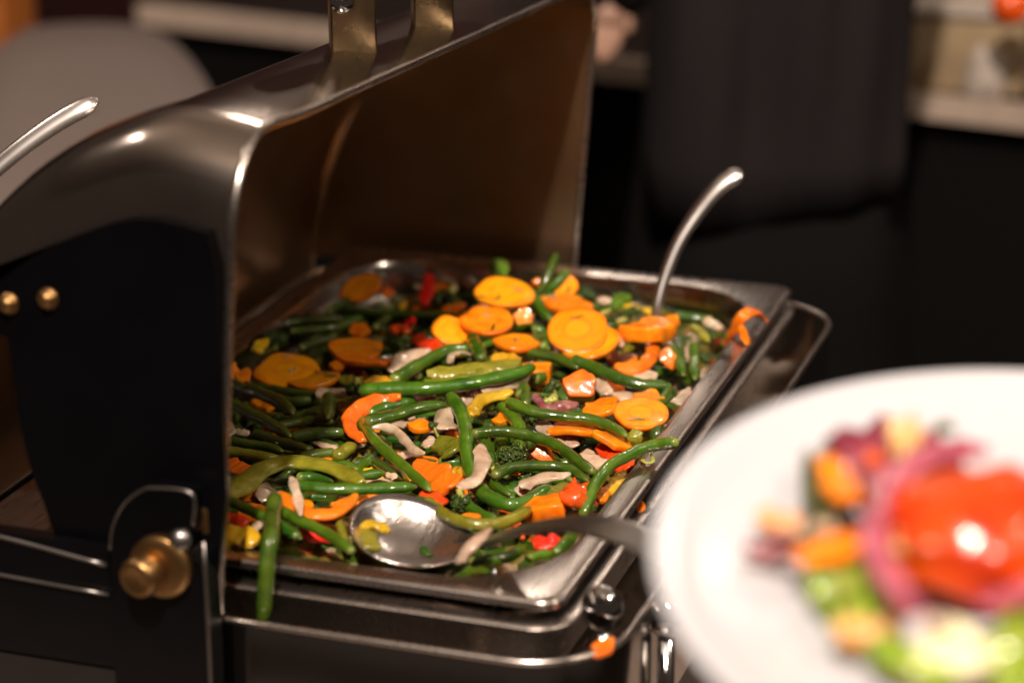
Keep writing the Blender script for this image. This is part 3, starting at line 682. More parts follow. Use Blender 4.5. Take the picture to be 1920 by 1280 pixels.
# ---- green beans that can be told apart: (pixels along the bean, heights, width, label, material, split)
T, Mi, Lo = .013, .007, .001
BEANS = [
 ([(672,733),(740,729),(800,728),(860,722),(930,710),(975,698),(1003,686)], T+.004, 33, 'long thick glossy green bean lying across the middle of the pan', 'bean', False),
 ([(736,714),(762,698),(793,680),(843,656),(880,652)], T, 29, 'slanting green bean rising just behind the long thick glossy one', 'bean', False),
 ([(884,632),(892,650),(905,672)], T+.003, 28, 'short stubby green bean pointing back above the yellow pepper strips', 'bean', False),
 ([(780,706),(790,690),(822,672),(850,690)], Mi, 24, 'bent green bean half hidden behind the long thick glossy one', 'bean', False),
 ([(931,652),(970,656),(1010,664),(1050,674),(1085,690)], T, 24, 'green bean running left from below the big ringed carrot slice', 'bean', False),
 ([(1070,674),(1110,688),(1150,706),(1200,720),(1260,724)], T+.002, 28, 'green bean running right from below the big ringed carrot slice', 'bean', False),
 ([(1252,724),(1246,744),(1226,762)], T-.001, 26, 'short bent green bean by the right wall of the pan above the carrot chunks', 'bean', False),
 ([(1042,478),(1032,506),(1020,534),(1006,552)], [.036,.030,.022,.016], 22, 'tallest upright green bean sticking up at the back of the heap', 'bean', False),
 ([(1064,508),(1044,530),(1022,552)], [.030,.024,.016], 20, 'shorter upright green bean leaning right at the back of the heap', 'bean', False),
 ([(1000,556),(1016,578),(1036,602)], [.018,.015,.012], 26, 'green bean below the two upright ones, in front of the back carrot slices', 'bean', False),
 ([(846,742),(864,772),(872,806),(874,850),(888,895),(920,932)], [T+.006,T+.006,T+.004,T+.002,T,Mi], 31, 'green bean running down the middle from under the long thick one', 'bean', False),
 ([(888,822),(892,850),(904,885),(925,908),(958,928)], Mi, 24, 'thin light green bean beside the vertical bean, ending near the broccoli', 'bean', False),
 ([(886,900),(902,922),(930,938),(962,946),(1000,934),(1028,914)], Mi+.003, 33, 'thick curved green bean like a smile below the dark broccoli', 'bean', False),
 ([(910,762),(930,756),(950,768),(968,792),(976,818),(972,842)], T-.002, 30, 'arched green bean bending down over the broccoli in the middle', 'bean', False),
 ([(884,814),(920,808),(956,809),(1000,818),(1046,836),(1082,862),(1114,886)], T+.004, 27, 'long ridged split green bean curving down right towards the red pepper', 'bean', True),
 ([(951,752),(978,764),(1008,774),(1060,781),(1105,786),(1145,800),(1176,818)], T+.005, 27, 'green bean with a torn tip stretching across to the orange carrot chunks', 'bean', False),
 ([(1272,828),(1232,833),(1200,842),(1168,858),(1140,876),(1118,905),(1104,938),(1093,968)], [.031,.027,.024,.022,.020,.018,.014,.008], 28, 'green bean hooked over the right rim of the pan', 'bean', False),
 ([(925,892),(946,880),(972,874),(1034,873),(1073,882),(1104,902)], T, 26, 'gently arched green bean in front of the dark broccoli', 'bean', False),
 ([(684,792),(710,786),(742,778),(775,768),(803,762),(838,758)], T+.002, 31, 'broad flat green bean pod left of the middle, above the onion ribbon', 'bean', True),
 ([(690,776),(705,768),(722,762),(752,756),(780,748)], Mi+.002, 25, 'green bean tucked directly behind the broad flat pod', 'bean', False),
 ([(672,780),(682,800),(698,820),(720,842),(750,868),(780,895),(808,920)], [Mi,Mi+.002,T,T,T,T,T-.002], 25, 'straight green bean slanting down right from the orange pepper hook', 'bean', False),
 ([(558,910),(610,916),(660,917),(720,915),(783,912)], T+.003, 28, 'bright straight green bean lying level above the spoon', 'bean', False),
 ([(556,896),(590,893),(632,900)], Mi+.002, 24, 'short green bean under the olive pepper strip', 'bean', False),
 ([(660,894),(694,890),(724,886)], Mi, 24, 'cut green bean end right of the olive pepper strip', 'bean', False),
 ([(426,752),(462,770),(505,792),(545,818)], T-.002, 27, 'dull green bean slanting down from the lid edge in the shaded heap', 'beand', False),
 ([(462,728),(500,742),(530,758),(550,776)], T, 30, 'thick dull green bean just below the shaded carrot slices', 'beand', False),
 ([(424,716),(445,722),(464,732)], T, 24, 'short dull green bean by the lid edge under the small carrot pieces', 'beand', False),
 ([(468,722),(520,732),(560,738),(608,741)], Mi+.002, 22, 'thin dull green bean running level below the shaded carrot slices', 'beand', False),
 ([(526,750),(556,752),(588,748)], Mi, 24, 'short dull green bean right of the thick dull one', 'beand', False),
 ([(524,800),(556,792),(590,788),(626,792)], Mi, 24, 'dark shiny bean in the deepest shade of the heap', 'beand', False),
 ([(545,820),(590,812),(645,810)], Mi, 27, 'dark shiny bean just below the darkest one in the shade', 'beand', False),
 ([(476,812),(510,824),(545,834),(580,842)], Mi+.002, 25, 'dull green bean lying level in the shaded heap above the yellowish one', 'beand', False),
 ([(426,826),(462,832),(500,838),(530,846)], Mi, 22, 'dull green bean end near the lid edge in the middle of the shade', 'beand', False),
 ([(424,846),(460,852),(500,858),(524,856)], Mi+.001, 28, 'olive brown bean lying level by the lid edge', 'olive', False),
 ([(615,742),(618,760),(614,784)], T, 27, 'short fat pod standing upright between the shaded beans', 'beand', False),
 ([(630,858),(645,846),(665,834)], Mi+.002, 30, 'short yellowish bean in the shade above the green beans', 'olive', False),
 ([(434,940),(466,956),(500,972),(532,990),(560,1006)], T, 26, 'bright green bean slanting down at the front left corner', 'bean', False),
 ([(528,958),(560,974),(592,990),(630,1012),(662,1034)], T, 27, 'long green bean slanting down to the front rim left of the spoon', 'bean', False),
 ([(526,982),(545,996),(566,1010)], Mi, 24, 'short green bean between the two slanting front beans', 'bean', False),
 ([(636,974),(642,995),(650,1020)], Mi, 20, 'short olive bean standing by the left side of the spoon', 'olive', False),
 ([(800,938),(830,962),(868,978),(910,983),(955,975),(996,950)], T-.002, 30, 'wide dull green bean pod bowed behind the spoon', 'olive', True),
 ([(760,930),(790,938),(820,952)], Mi, 20, 'green bean tip behind the right edge of the spoon', 'bean', False),
 ([(874,946),(900,962),(932,978)], Mi, 26, 'dark green bean slanting below the small broccoli by the spoon', 'bean', False),
 ([(880,1054),(910,1050),(950,1044),(982,1028)], Mi, 26, 'green bean under the arch of the spoon handle at the front', 'bean', False),
 ([(986,1048),(1010,1040),(1042,1036)], Mi, 22, 'light green bean end by the front right corner of the pan', 'bean', False),
 ([(1066,1008),(1054,1022),(1042,1036)], Mi+.002, 24, 'short green bean below the tomato red pepper, under the spoon handle', 'bean', False),
 ([(1234,640),(1234,664)], [.016,.012], 15, 'tiny upright green stalk in front of the right carrot strip', 'bean', False),
 ([(1260,648),(1270,675),(1282,705)], [.020,.014,.010], 22, 'flat upright green pod by the right wall of the pan', 'bean', False),
 ([(1302,644),(1302,675),(1303,712)], [.020,.014,.010], 24, 'round upright green bean nearest the right wall of the pan', 'bean', False),
 ([(1236,795),(1230,812),(1224,832)], [T+.002,T,Mi], 24, 'dark cut bean stump beside the right wall, right of the carrot chunk', 'beand', False),
 ([(1206,632),(1192,646),(1162,662)], T, 20, 'olive bean curled under the right carrot strip', 'olive', False),
 ([(1296,612),(1312,622),(1328,640)], T, 22, 'yellow green bean in the back right corner of the pan', 'olive', False),
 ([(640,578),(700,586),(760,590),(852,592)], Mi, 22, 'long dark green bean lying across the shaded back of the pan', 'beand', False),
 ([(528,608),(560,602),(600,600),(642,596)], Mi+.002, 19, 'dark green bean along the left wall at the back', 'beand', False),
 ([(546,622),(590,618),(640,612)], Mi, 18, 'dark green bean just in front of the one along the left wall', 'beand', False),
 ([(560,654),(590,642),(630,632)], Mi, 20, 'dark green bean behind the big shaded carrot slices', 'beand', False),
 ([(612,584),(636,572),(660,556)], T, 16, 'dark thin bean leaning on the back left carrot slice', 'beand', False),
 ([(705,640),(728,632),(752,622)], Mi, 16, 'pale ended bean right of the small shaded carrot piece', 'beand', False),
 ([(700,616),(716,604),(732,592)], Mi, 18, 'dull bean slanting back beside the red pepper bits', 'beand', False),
 ([(900,650),(920,642),(945,632)], T-.002, 16, 'green bean in front of the stacked bright carrot slices', 'bean', False),
 ([(975,742),(982,726),(986,760)], Mi, 26, 'rounded green bean end beside the broccoli right of the yellow ribbon', 'bean', False),
 ([(1000,712),(1018,702),(1028,690)], Mi, 26, 'green bean end under the right end of the long thick bean', 'bean', False),
 ([(1016,650),(1030,640),(1030,655)], Mi, 22, 'green bean end left of the big ringed carrot slice', 'bean', False),
 ([(560,880),(600,874),(640,872),(672,880)], Lo+.003, 24, 'green bean lying hidden under the olive pepper arch', 'bean', False),
 ([(700,862),(730,880),(756,898)], Mi-.002, 20, 'thin dark bean parallel to the straight slanting one', 'beand', False),
]
for pts, h, wpx, lab, mt, sp in BEANS: bean(pts, h, wpx, lab, mt, sp)
# the bean hanging over the front rim of the pan
hang = [P(516, 930, .020), P(512, 960, .020), V(aty(508, 1000, -.002)), V(aty(502, 1050, -.012)), V(aty(497, 1110, -.014)), V(aty(493, 1164, -.014))]
tag(bean3(hang, .0042, M['bean'], 3.3), 'bright green bean hanging down over the front rim beside the lid edge', 'green bean')

# ---- carrots
DISCS = [
 (541,695,124,62,0,T,'carrot','largest shaded carrot slice at the left, tapering to the right'),
 (588,712,96,26,-8,T-.003,'carrot','carrot slice under the largest shaded slice'),
 (667,655,106,42,2,T,'carrot','flat shaded carrot slice on top, right of the largest one'),
 (684,680,108,15,2,T-.002,'carrotp','thin carrot sliver under the flat shaded slice'),
 (633,688,36,22,0,T-.002,'carrotp','small carrot bit between the two shaded slices'),
 (434,696,36,30,10,T,'carrotp','small carrot piece at the lid edge, left of the largest shaded slice'),
 (458,704,36,30,-12,T+.001,'carrotp','small carrot wedge touching the largest shaded slice'),
 (671,620,52,30,-6,T,'carrotp','small tapered carrot piece behind the flat shaded slice'),
 (679,542,84,44,-24,T+.004,'carrot','carrot slice leaning in the back left corner of the pan'),
 (727,548,24,48,0,T,'carrotp','narrow carrot edge in the back left corner beside the leaning slice'),
 (944,549,114,56,0,T+.010,'carrot','bright carrot slice at the top of the heap near the back'),
 (915,601,104,50,0,T+.008,'carrot','bright oval carrot slice in front of the back one'),
 (847,620,76,50,12,T+.003,'carrot','bright carrot slice half under the oval one, to its left'),
 (983,592,42,48,0,T+.004,'carrotp','yellowish carrot piece right of the bright oval slice'),
 (968,646,88,24,4,T+.002,'carrot','low bright carrot slice left of the big ringed slice'),
 (1060,538,50,42,-20,T+.008,'carrot','bright round carrot piece right of the upright beans'),
 (1068,572,90,34,8,T+.006,'carrot','bright carrot slice behind the big ringed slice'),
 (1006,530,22,36,-30,T+.008,'carrotp','carrot corner left of the upright beans'),
 (1083,620,120,84,-4,T+.010,'carrotring','big ringed carrot slice with a dark core line'),
 (1106,646,112,58,-10,T+.004,'carrot','carrot slice stacked directly under the big ringed slice'),
 (1218,624,118,26,2,T+.008,'carrotp','bar shaped carrot piece in front of the upright spoon handle'),
 (1262,602,38,26,-30,T+.006,'carrotp','small dark orange piece touching the upright spoon handle'),
 (1252,672,42,84,6,T+.002,'carrotp','upright carrot piece left of the flat green pod'),
 (1088,722,72,66,-6,T+.006,'carrotp','thick carrot chunk standing near the middle right'),
 (1130,762,92,28,-12,T+.004,'carrotp','folded orange strip above the large flat carrot piece'),
 (1202,778,106,56,4,T+.004,'carrot','large flat carrot piece against the right wall'),
 (1216,748,66,20,0,T,'carrotp','carrot edge behind the short bent bean at the right wall'),
 (1078,802,106,22,3,T-.002,'carrotp','carrot slice edge under the bean with a torn tip'),
 (1152,826,84,26,26,T,'carrotp','tilted carrot slice right of the red onion'),
 (1018,852,44,44,0,Mi,'carrotp','orange piece between the dark broccoli and the ridged bean'),
 (785,800,56,22,4,T-.002,'carrotp','orange piece under the broad flat pod'),
 (942,786,40,22,-8,Mi,'carrotp','small orange piece behind the ridged bean'),
 (1022,954,86,32,-14,Mi+.002,'carrotp','yellow orange chunk behind the arch of the spoon handle'),
 (880,972,42,14,0,Mi,'carrotp','orange sliver right of the spoon bowl behind the bowed pod'),
 (1006,698,60,20,-4,Mi,'carrotp','dark orange piece behind the carrot chunk'),
 (852,744,34,18,0,Mi,'carrotp','orange bit under the long thick bean'),
 (1190,960,50,20,-40,Lo,'carrotp','orange sliver wedged along the right wall below the red pepper'),
]
for cx, cy, w_, h_, an, hh, mt, lab in DISCS:
    th = .0035
    if 'chunk' in lab or 'bar' in lab: th = .010
    disc('carrot_slice' if 'slice' in lab and 'edge' not in lab else 'carrot_piece', cx, cy, w_, h_, an, hh, mt, lab, 'carrot', th, warp=.07 if mt != 'carrotp' else .16, bend=.08 if mt != 'carrotp' else .14)
cs = [P(1362, 648, .006), P(1372, 620, .020), V(atz(1392, 594, .016)), V(atz(1412, 582, .017)), V(atz(1440, 603, .006))]
tag(strip3('carrot_strip', cs, .0062, .0022, M['carrotp'], V((.2, -.6, .7)), 2, .2, lambda t: min(1, .2 + 3 * min(t + .15, 1 - t))), 'bent orange strip sticking out over the back right rim', 'carrot')
cs = [V(atz(1388, 612, .010)), V(atz(1396, 628, .004)), V(atz(1400, 646, .0015))]
tag(strip3('carrot_strip', cs, .0050, .0018, M['carrotp'], V((.2, -.6, .7)), 3, .2), 'short orange strip hanging on the back right rim beside the bent one', 'carrot')

# ---- peppers
STR = [
 ([(752,744),(715,746),(686,756),(666,772),(658,790),(666,808),(682,826)], T+.001, 25, 12, 'orangep', 'orange pepper hook curling left of the broad flat pod', 'pepper', .3),
 ([(524,922),(540,942),(562,954),(600,962),(636,954),(667,926)], T+.001, 27, 11, 'orangep', 'orange red pepper strip curved like a smile below the bright level bean', 'pepper', .2),
 ([(430,930),(462,898),(500,872),(545,862),(600,866),(645,880),(678,904)], T+.003, 34, 11, 'olive', 'long olive green pepper strip arching at the front left', 'pepper', .3),
 ([(640,962),(620,975),(590,972)], Mi, 20, 10, 'redp', 'dark red pepper piece below the smile shaped strip', 'pepper', .2),
 ([(418,972),(436,974),(462,982)], T, 26, 12, 'redp', 'red pepper piece at the lid edge in the front left corner', 'pepper', .2),
 ([(416,1004),(450,1006),(486,1010)], T+.001, 36, 16, 'yellow', 'yellow pepper piece against the front rim at the lid edge', 'pepper', .2),
 ([(424,864),(445,876),(474,886)], Mi, 28, 9, 'orangep', 'dark orange pepper piece by the lid edge in the shade', 'pepper', .2),
 ([(806,514),(802,540),(794,574)], [.020,.018,.010], 19, 9, 'redp', 'red pepper strip standing upright at the shaded back', 'pepper', .2),
 ([(732,620),(748,616),(764,622)], T, 20, 9, 'redp', 'dark red pepper bit left of the bright carrot slices', 'pepper', .2),
 ([(774,632),(800,644),(832,656)], T, 26, 9, 'redp', 'red pepper strip just below the left bright carrot slice', 'pepper', .2),
 ([(762,602),(776,604)], T, 16, 9, 'redp', 'tiny red pepper bit above the red strip at the back', 'pepper', .2),
 ([(1152,686),(1180,690),(1208,684),(1222,668),(1226,645)], T+.003, 24, 10, 'orangep', 'red orange pepper curl below the bar shaped carrot', 'pepper', .2),
 ([(780,866),(805,880),(832,900),(846,914)], T, 44, 12, 'orangep', 'wide red orange pepper piece right of the straight slanting bean', 'pepper', .3),
 ([(800,700),(850,694),(905,688),(974,676)], T+.006, 30, 8, 'olive', 'wide yellow olive pepper strip above the long thick bean', 'pepper', .4),
 ([(796,716),(850,710),(905,702),(960,690)], T+.003, 22, 8, 'olive', 'narrow yellow olive strip touching the back of the long thick bean', 'pepper', .3),
 ([(920,672),(950,672),(972,680)], T+.002, 24, 8, 'yellow', 'yellow pepper tip behind the olive strips', 'pepper', .3),
 ([(962,734),(936,738),(912,744),(896,758),(884,778)], T+.006, 20, 8, 'yellow', 'folded yellow pepper ribbon right of the vertical bean', 'pepper', .4),
 ([(822,822),(836,830),(852,846)], T-.002, 38, 12, 'olive', 'yellow green pepper chunk left of the vertical bean', 'pepper', .3),
 ([(846,882),(856,886),(868,876)], Mi, 28, 12, 'yellow', 'yellow pepper bit left of the curled white onion', 'pepper', .3),
 ([(1010,948),(1040,925),(1060,905)], T-.003, 42, 10, 'olive', 'flat olive yellow pepper piece left of the shiny red pepper', 'pepper', .3),
 ([(1190,805),(1190,822),(1186,838)], [T+.004, T, Mi], 24, 8, 'olive', 'pointed olive pepper tip in front of the large flat carrot piece', 'pepper', .3),
 ([(1140,925),(1158,905),(1172,885)], Mi, 22, 10, 'yellow', 'yellow pepper sliver along the right wall behind the hooked bean', 'pepper', .3),
 ([(560,1000),(620,996),(600,975)], Lo, 30, 10, 'redp', 'dark red piece deep between the front left beans', 'pepper', .3),
 ([(1120,836),(1150,850),(1180,880)], Mi, 34, 10, 'redp', 'deep red pepper piece in the gap near the right wall', 'pepper', .3),
 ([(790,925),(812,935),(840,940)], Mi, 28, 10, 'redp', 'deep red piece below the wide red orange pepper', 'pepper', .3),
 ([(1066,950),(1078,932),(1092,918)], [T-.002,T+.002,T], 48, 36, 'redp', 'shiny bright red pepper piece beside the hooked bean', 'pepper', .1),
 ([(1000,1014),(1024,1018),(1046,1010)], Mi+.002, 24, 14, 'redp', 'small shiny red piece under the arch of the spoon handle', 'pepper', .1),
 ([(1140,912),(1134,925),(1124,940)], Mi, 18, 10, 'orangep', 'small orange red pepper bit right of the hooked bean', 'pepper', .2),
 ([(640,704),(656,712),(680,706)], Mi, 22, 8, 'olive', 'olive stem piece above the dark broccoli left of the long bean', 'pepper', .2),
 ([(478,660),(488,648),(500,636)], T, 18, 8, 'yellow', 'dull yellow pepper sliver by the left wall', 'pepper', .2),
 ([(676,724),(700,716),(735,712)], T, 20, 8, 'yellow', 'yellow pepper bit under the slanting bean end', 'pepper', .2),
 ([(750,578),(768,564),(782,552)], Mi, 12, 6, 'yellow', 'thin yellow strip beside the upright red pepper', 'pepper', .2),
 ([(612,888),(618,862),(520,868)], Lo, 16, 8, 'orangep', 'orange fleck under the olive pepper arch', 'pepper', .2),
]
for pts, h, w_, t_, mt, lab, cat, cu in STR: strip('pepper_strip', pts, h, w_, t_, mt, lab, cat, curl=cu)
# ---- onion
ONI = [
 ([(545,893),(552,912),(558,930),(564,966)], [.022,.022,.021,.017], 17, 6, 'onion', 'narrow white onion strip lying over the smile shaped pepper', .2),
 ([(697,801),(716,800),(738,806),(758,822),(774,842),(796,850)], T+.004, 17, 5, 'onion', 'wavy pale onion ribbon below the broad flat pod', .5),
 ([(742,860),(768,848),(792,846)], Mi, 18, 5, 'onion', 'pale onion strip under the wavy ribbon', .3),
 ([(808,836),(800,826),(812,818)], Mi+.002, 24, 8, 'onion', 'small curled onion piece right of the wavy ribbon', .3),
 ([(824,768),(832,786),(846,802)], T+.001, 42, 6, 'onion', 'wide translucent onion petal left of the vertical bean', .3),
 ([(904,832),(904,858),(896,884),(880,900),(860,914)], [T+.008,T+.007,T+.006,T+.005,T+.004], 34, 6, 'onion', 'curled white onion petal crossing the vertical bean', .4),
 ([(976,912),(990,902),(1010,896),(1040,890),(1070,886)], T+.001, 24, 5, 'onion', 'pale onion strip under the gently arched bean', .4),
 ([(968,922),(992,912),(1004,900)], Mi+.002, 30, 5, 'onion', 'broad pale onion flake right of the thick curved bean', .3),
 ([(734,697),(752,676),(776,662),(806,654)], T+.001, 30, 6, 'onion', 'pinkish onion petal behind the slanting bean', .3),
 ([(841,680),(848,664),(864,658),(884,664)], T-.001, 14, 8, 'onion', 'arched onion edge between the slanting and stubby beans', .3),
 ([(905,734),(940,722),(968,714),(992,700)], T-.001, 26, 5, 'onion', 'thin onion sheet under the right end of the long thick bean', .3),
 ([(858,762),(872,750),(880,740)], Mi, 24, 6, 'onion', 'onion bit in the gap under the long thick bean', .3),
 ([(1000,738),(1012,752),(1030,764)], T, 14, 5, 'redonion', 'brownish purple onion slip by the small broccoli', .3),
 ([(1012,764),(1044,762),(1084,756)], T, 20, 5, 'redonion', 'purple onion strip left of the folded orange strip', .3),
 ([(1062,818),(1090,812),(1122,812)], Mi+.002, 16, 5, 'redonion', 'dark purple onion strip above the tilted carrot slice', .3),
 ([(1008,790),(1024,802),(1032,814)], Mi+.003, 26, 6, 'onion', 'pale onion flake below the bean with a torn tip', .3),
 ([(1098,842),(1112,858),(1130,872)], T-.002, 32, 6, 'onion', 'translucent onion flake over the deep red pepper near the right wall', .3),
 ([(1046,824),(1064,822),(1080,836)], Mi, 24, 6, 'onion', 'pale onion piece between the ridged bean and the purple strip', .3),
 ([(1130,738),(1170,742),(1215,742)], Mi, 22, 6, 'onion', 'pinkish onion layer under the bean running right', .3),
 ([(1166,700),(1200,708),(1232,700)], T-.001, 26, 6, 'onion', 'glossy pink onion layer below the red orange pepper curl', .3),
 ([(1120,710),(1130,724),(1140,738)], T-.001, 24, 6, 'onion', 'pale onion piece right of the thick carrot chunk', .3),
 ([(1280,740),(1272,754),(1292,726)], T-.001, 26, 6, 'onion', 'pale onion wedge against the right wall', .3),
 ([(1150,620),(1160,636),(1166,650)], T+.006, 13, 6, 'onion', 'small white onion edge touching the right of the big ringed slice', .2),
 ([(592,740),(620,730),(650,742)], Mi+.004, 26, 5, 'onion', 'thin pinkish onion sheet in the shade left of the dark broccoli', .3),
 ([(640,752),(660,770),(672,790)], Mi, 30, 6, 'carrotp', 'dull orange piece behind the orange pepper hook', .3),
 ([(424,790),(432,805),(428,816)], T, 20, 6, 'onion', 'pale onion bit at the lid edge in the shade', .3),
 ([(440,808),(456,810),(468,808)], Mi, 14, 5, 'onion', 'dull onion bit just right of the lid edge', .3),
 ([(480,930),(510,922),(500,905)], Mi-.002, 40, 6, 'onion', 'brownish cooked onion sheet under the olive pepper strip', .3),
 ([(830,520),(846,528),(850,548)], T, 16, 5, 'onion', 'dull onion piece at the shaded back near the rim', .3),
 ([(880,518),(888,530)], T, 14, 5, 'onion', 'small onion bit at the back near the bright broccoli', .3),
 ([(778,534),(786,540)], Mi, 14, 7, 'onion', 'pale bit beside the upright red pepper', .3),
 ([(1124,566),(1140,558),(1152,568)], T+.004, 20, 6, 'onion', 'onion piece at the back left of the pale broccoli', .3),
 ([(1318,598),(1336,606),(1350,616)], T, 20, 6, 'onion', 'translucent onion piece in the back right corner', .3),
 ([(1290,640),(1310,700),(1324,690)], Mi, 20, 6, 'onion', 'onion slip behind the upright beans at the right wall', .3),
 ([(470,1000),(480,986),(490,976)], T-.002, 16, 6, 'onion', 'pinkish onion bit between red and yellow pepper at the front left', .3),
 ([(755,748),(790,742),(815,748)], Mi, 18, 6, 'redonion', 'pink onion strip under the middle of the long thick bean', .3),
 ([(724,886),(735,892),(742,896)], Mi+.002, 14, 6, 'onion', 'tiny white onion tip at the end of the cut bean', .3),
]
for pts, h, w_, t_, mt, lab, cu in ONI: strip('onion_piece', pts, h, w_, t_, mt, lab, 'onion' if mt != 'carrotp' else 'carrot', curl=cu, lean=.6)
# ---- broccoli
floret(668, 738, 30, T, 'dark broccoli floret at the left end of the long thick bean', 'broc', (0, -.8), 1, 60)
floret(962, 858, 40, T-.002, 'largest dark broccoli floret in the middle right', 'broc', (-.6, .2), 2, 80)
floret(814, 798, 14, T, 'tiny broccoli floret left of the translucent onion petal', 'broc', (.3, .6), 3, 24)
floret(868, 944, 28, Mi+.002, 'broccoli floret under the curled white onion petal', 'broc', (-.2, -1), 4, 46)
floret(986, 900, 28, Lo+.002, 'dark broccoli floret under the gently arched bean', 'broc', (-.8, .2), 5, 50)
floret(1036, 728, 22, T, 'small broccoli floret left of the thick carrot chunk', 'broc', (.3, .8), 6, 40)
floret(1034, 754, 17, T-.002, 'pale broccoli stalk end above the purple onion strip', 'stalk', (-1, .1), 7, 30)
floret(982, 790, 26, Lo+.002, 'dark broccoli floret under the bean with a torn tip', 'broc', (.5, .5), 8, 40)
floret(518, 642, 32, Mi+.002, 'dark broccoli floret by the left wall in the shade', 'broc', (-1, .3), 9, 46)
floret(742, 648, 26, Mi+.002, 'dull broccoli floret left of the pinkish onion petal', 'broc', (1, .4), 10, 40)
floret(836, 566, 32, Mi+.002, 'dark broccoli floret behind the left bright carrot slice', 'broc', (.3, -1), 11, 46)
floret(936, 508, 28, .018, 'bright green broccoli floret at the very back of the heap', 'brocl', (0, 1), 12, 46)
floret(1166, 572, 26, T+.004, 'pale yellow broccoli floret left of the upright spoon handle', 'brocl', (-1, .1), 13, 46)
floret(1190, 590, 22, T, 'small dark broccoli floret at the foot of the upright spoon handle', 'broc', (-1, .1), 14, 30)
floret(1338, 632, 20, Mi, 'dark broccoli floret in the back right corner of the pan', 'broc', (-1, .1), 15, 30)
floret(1100, 552, 22, Mi, 'dark broccoli floret behind the round carrot piece at the back', 'broc', (-1, .1), 16, 30)
floret(1318, 672, 18, Mi, 'dark broccoli floret beside the round upright bean', 'broc', (-1, .1), 17, 24)
floret(520, 870, 26, Lo, 'dark broccoli floret buried under the olive pepper strip', 'broc', (-1, .1), 18, 24)

# ---- pieces lying deeper, that nothing tells apart
rg = random.Random(11)
def inpan(x, y): return abs(x + .1625) < .128 and abs(y - .265) < .230
named = [o for o in COL.objects if o.parent is None and o.get('category') in ('green bean', 'carrot', 'pepper', 'onion', 'broccoli') and (V(o.location) - V((-.16, .26, 0))).length < .4]
used = set(); SPLIT = {}
def beside(o, what, grp):
    best = sorted(named, key=lambda q: (q.location - o.location).length)[:90]
    for q in best:
        l = what + ' buried beside the ' + q['label']
        if (l not in used) and len(l.split()) <= 16: used.add(l); o['label'] = l; o['group'] = grp; return
    bpy.data.objects.remove(o)
for i in range(400):
    x = rg.uniform(-.292, -.034); y = rg.uniform(.034, .498); a = rg.gauss(0.25, .7); L_ = rg.uniform(.035, .085)
    if rg.random() < .3: a += 1.3
    q = rg.uniform(-.25, .25); z0 = .0005 + rg.uniform(-.003, .0025)
    c = V((x, y, 0)); d = V((math.cos(a), math.sin(a), 0)); nn = V((-d.y, d.x, 0))
    pts = [c - d * L_ / 2, c - d * L_ / 6 + nn * q * L_ * .3, c + d * L_ / 6 + nn * q * L_ * .3, c + d * L_ / 2]
    if not all(inpan(p.x, p.y) for p in pts): continue
    if any((p.x + .112) ** 2 / .050 ** 2 + (p.y - .066) ** 2 / .050 ** 2 < 1 for p in pts): continue
    for p in pts: p.z = zf(p.x, p.y) + z0
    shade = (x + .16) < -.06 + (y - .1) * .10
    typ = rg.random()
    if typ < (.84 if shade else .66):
        o = bean3(pts, rg.uniform(.0028, .0039), M['beand' if shade or rg.random() < .4 else 'bean'], i, rg.random() < .3)  # every bean in the lid's shade takes the duller green, some lit ones too
        if shade: tag(o, 'green bean lying deep in the shaded left half of the heap', 'green bean')
        else: tag(o, 'green bean partly buried under the brighter vegetables on the right half', 'green bean')
        beside(o, 'bean', 'buried green beans in the heap')
    elif typ < .92:
        mt = rg.choice(['orangep', 'olive', 'yellow', 'onion', 'onion', 'redp', 'carrotp', 'onion'])
        o = strip3('onion_piece' if mt == 'onion' else 'pepper_strip', pts[:3], rg.uniform(.004, .009), .0024, M[mt], V((rg.uniform(-.5, .5), -.4, 1)), i, .3)
        kn = {'orangep': 'orange strip', 'olive': 'olive strip', 'yellow': 'yellow strip', 'onion': 'onion sliver', 'redp': 'red strip', 'carrotp': 'carrot strip'}[mt]
        tag(o, 'small ' + kn + ' partly buried between the beans of the heap', 'vegetable strip'); beside(o, kn, 'buried small ' + kn + 's')
    else:
        o = disc('carrot_slice', 0, 0, 60, 30, rg.uniform(-30, 30), 0, 'carrotp', 'carrot slice partly buried beneath other vegetables', 'carrot', .003, p3=V((x, y, zf(x, y) + z0 + .001)))
        beside(o, 'carrot slice', 'buried carrot slices')

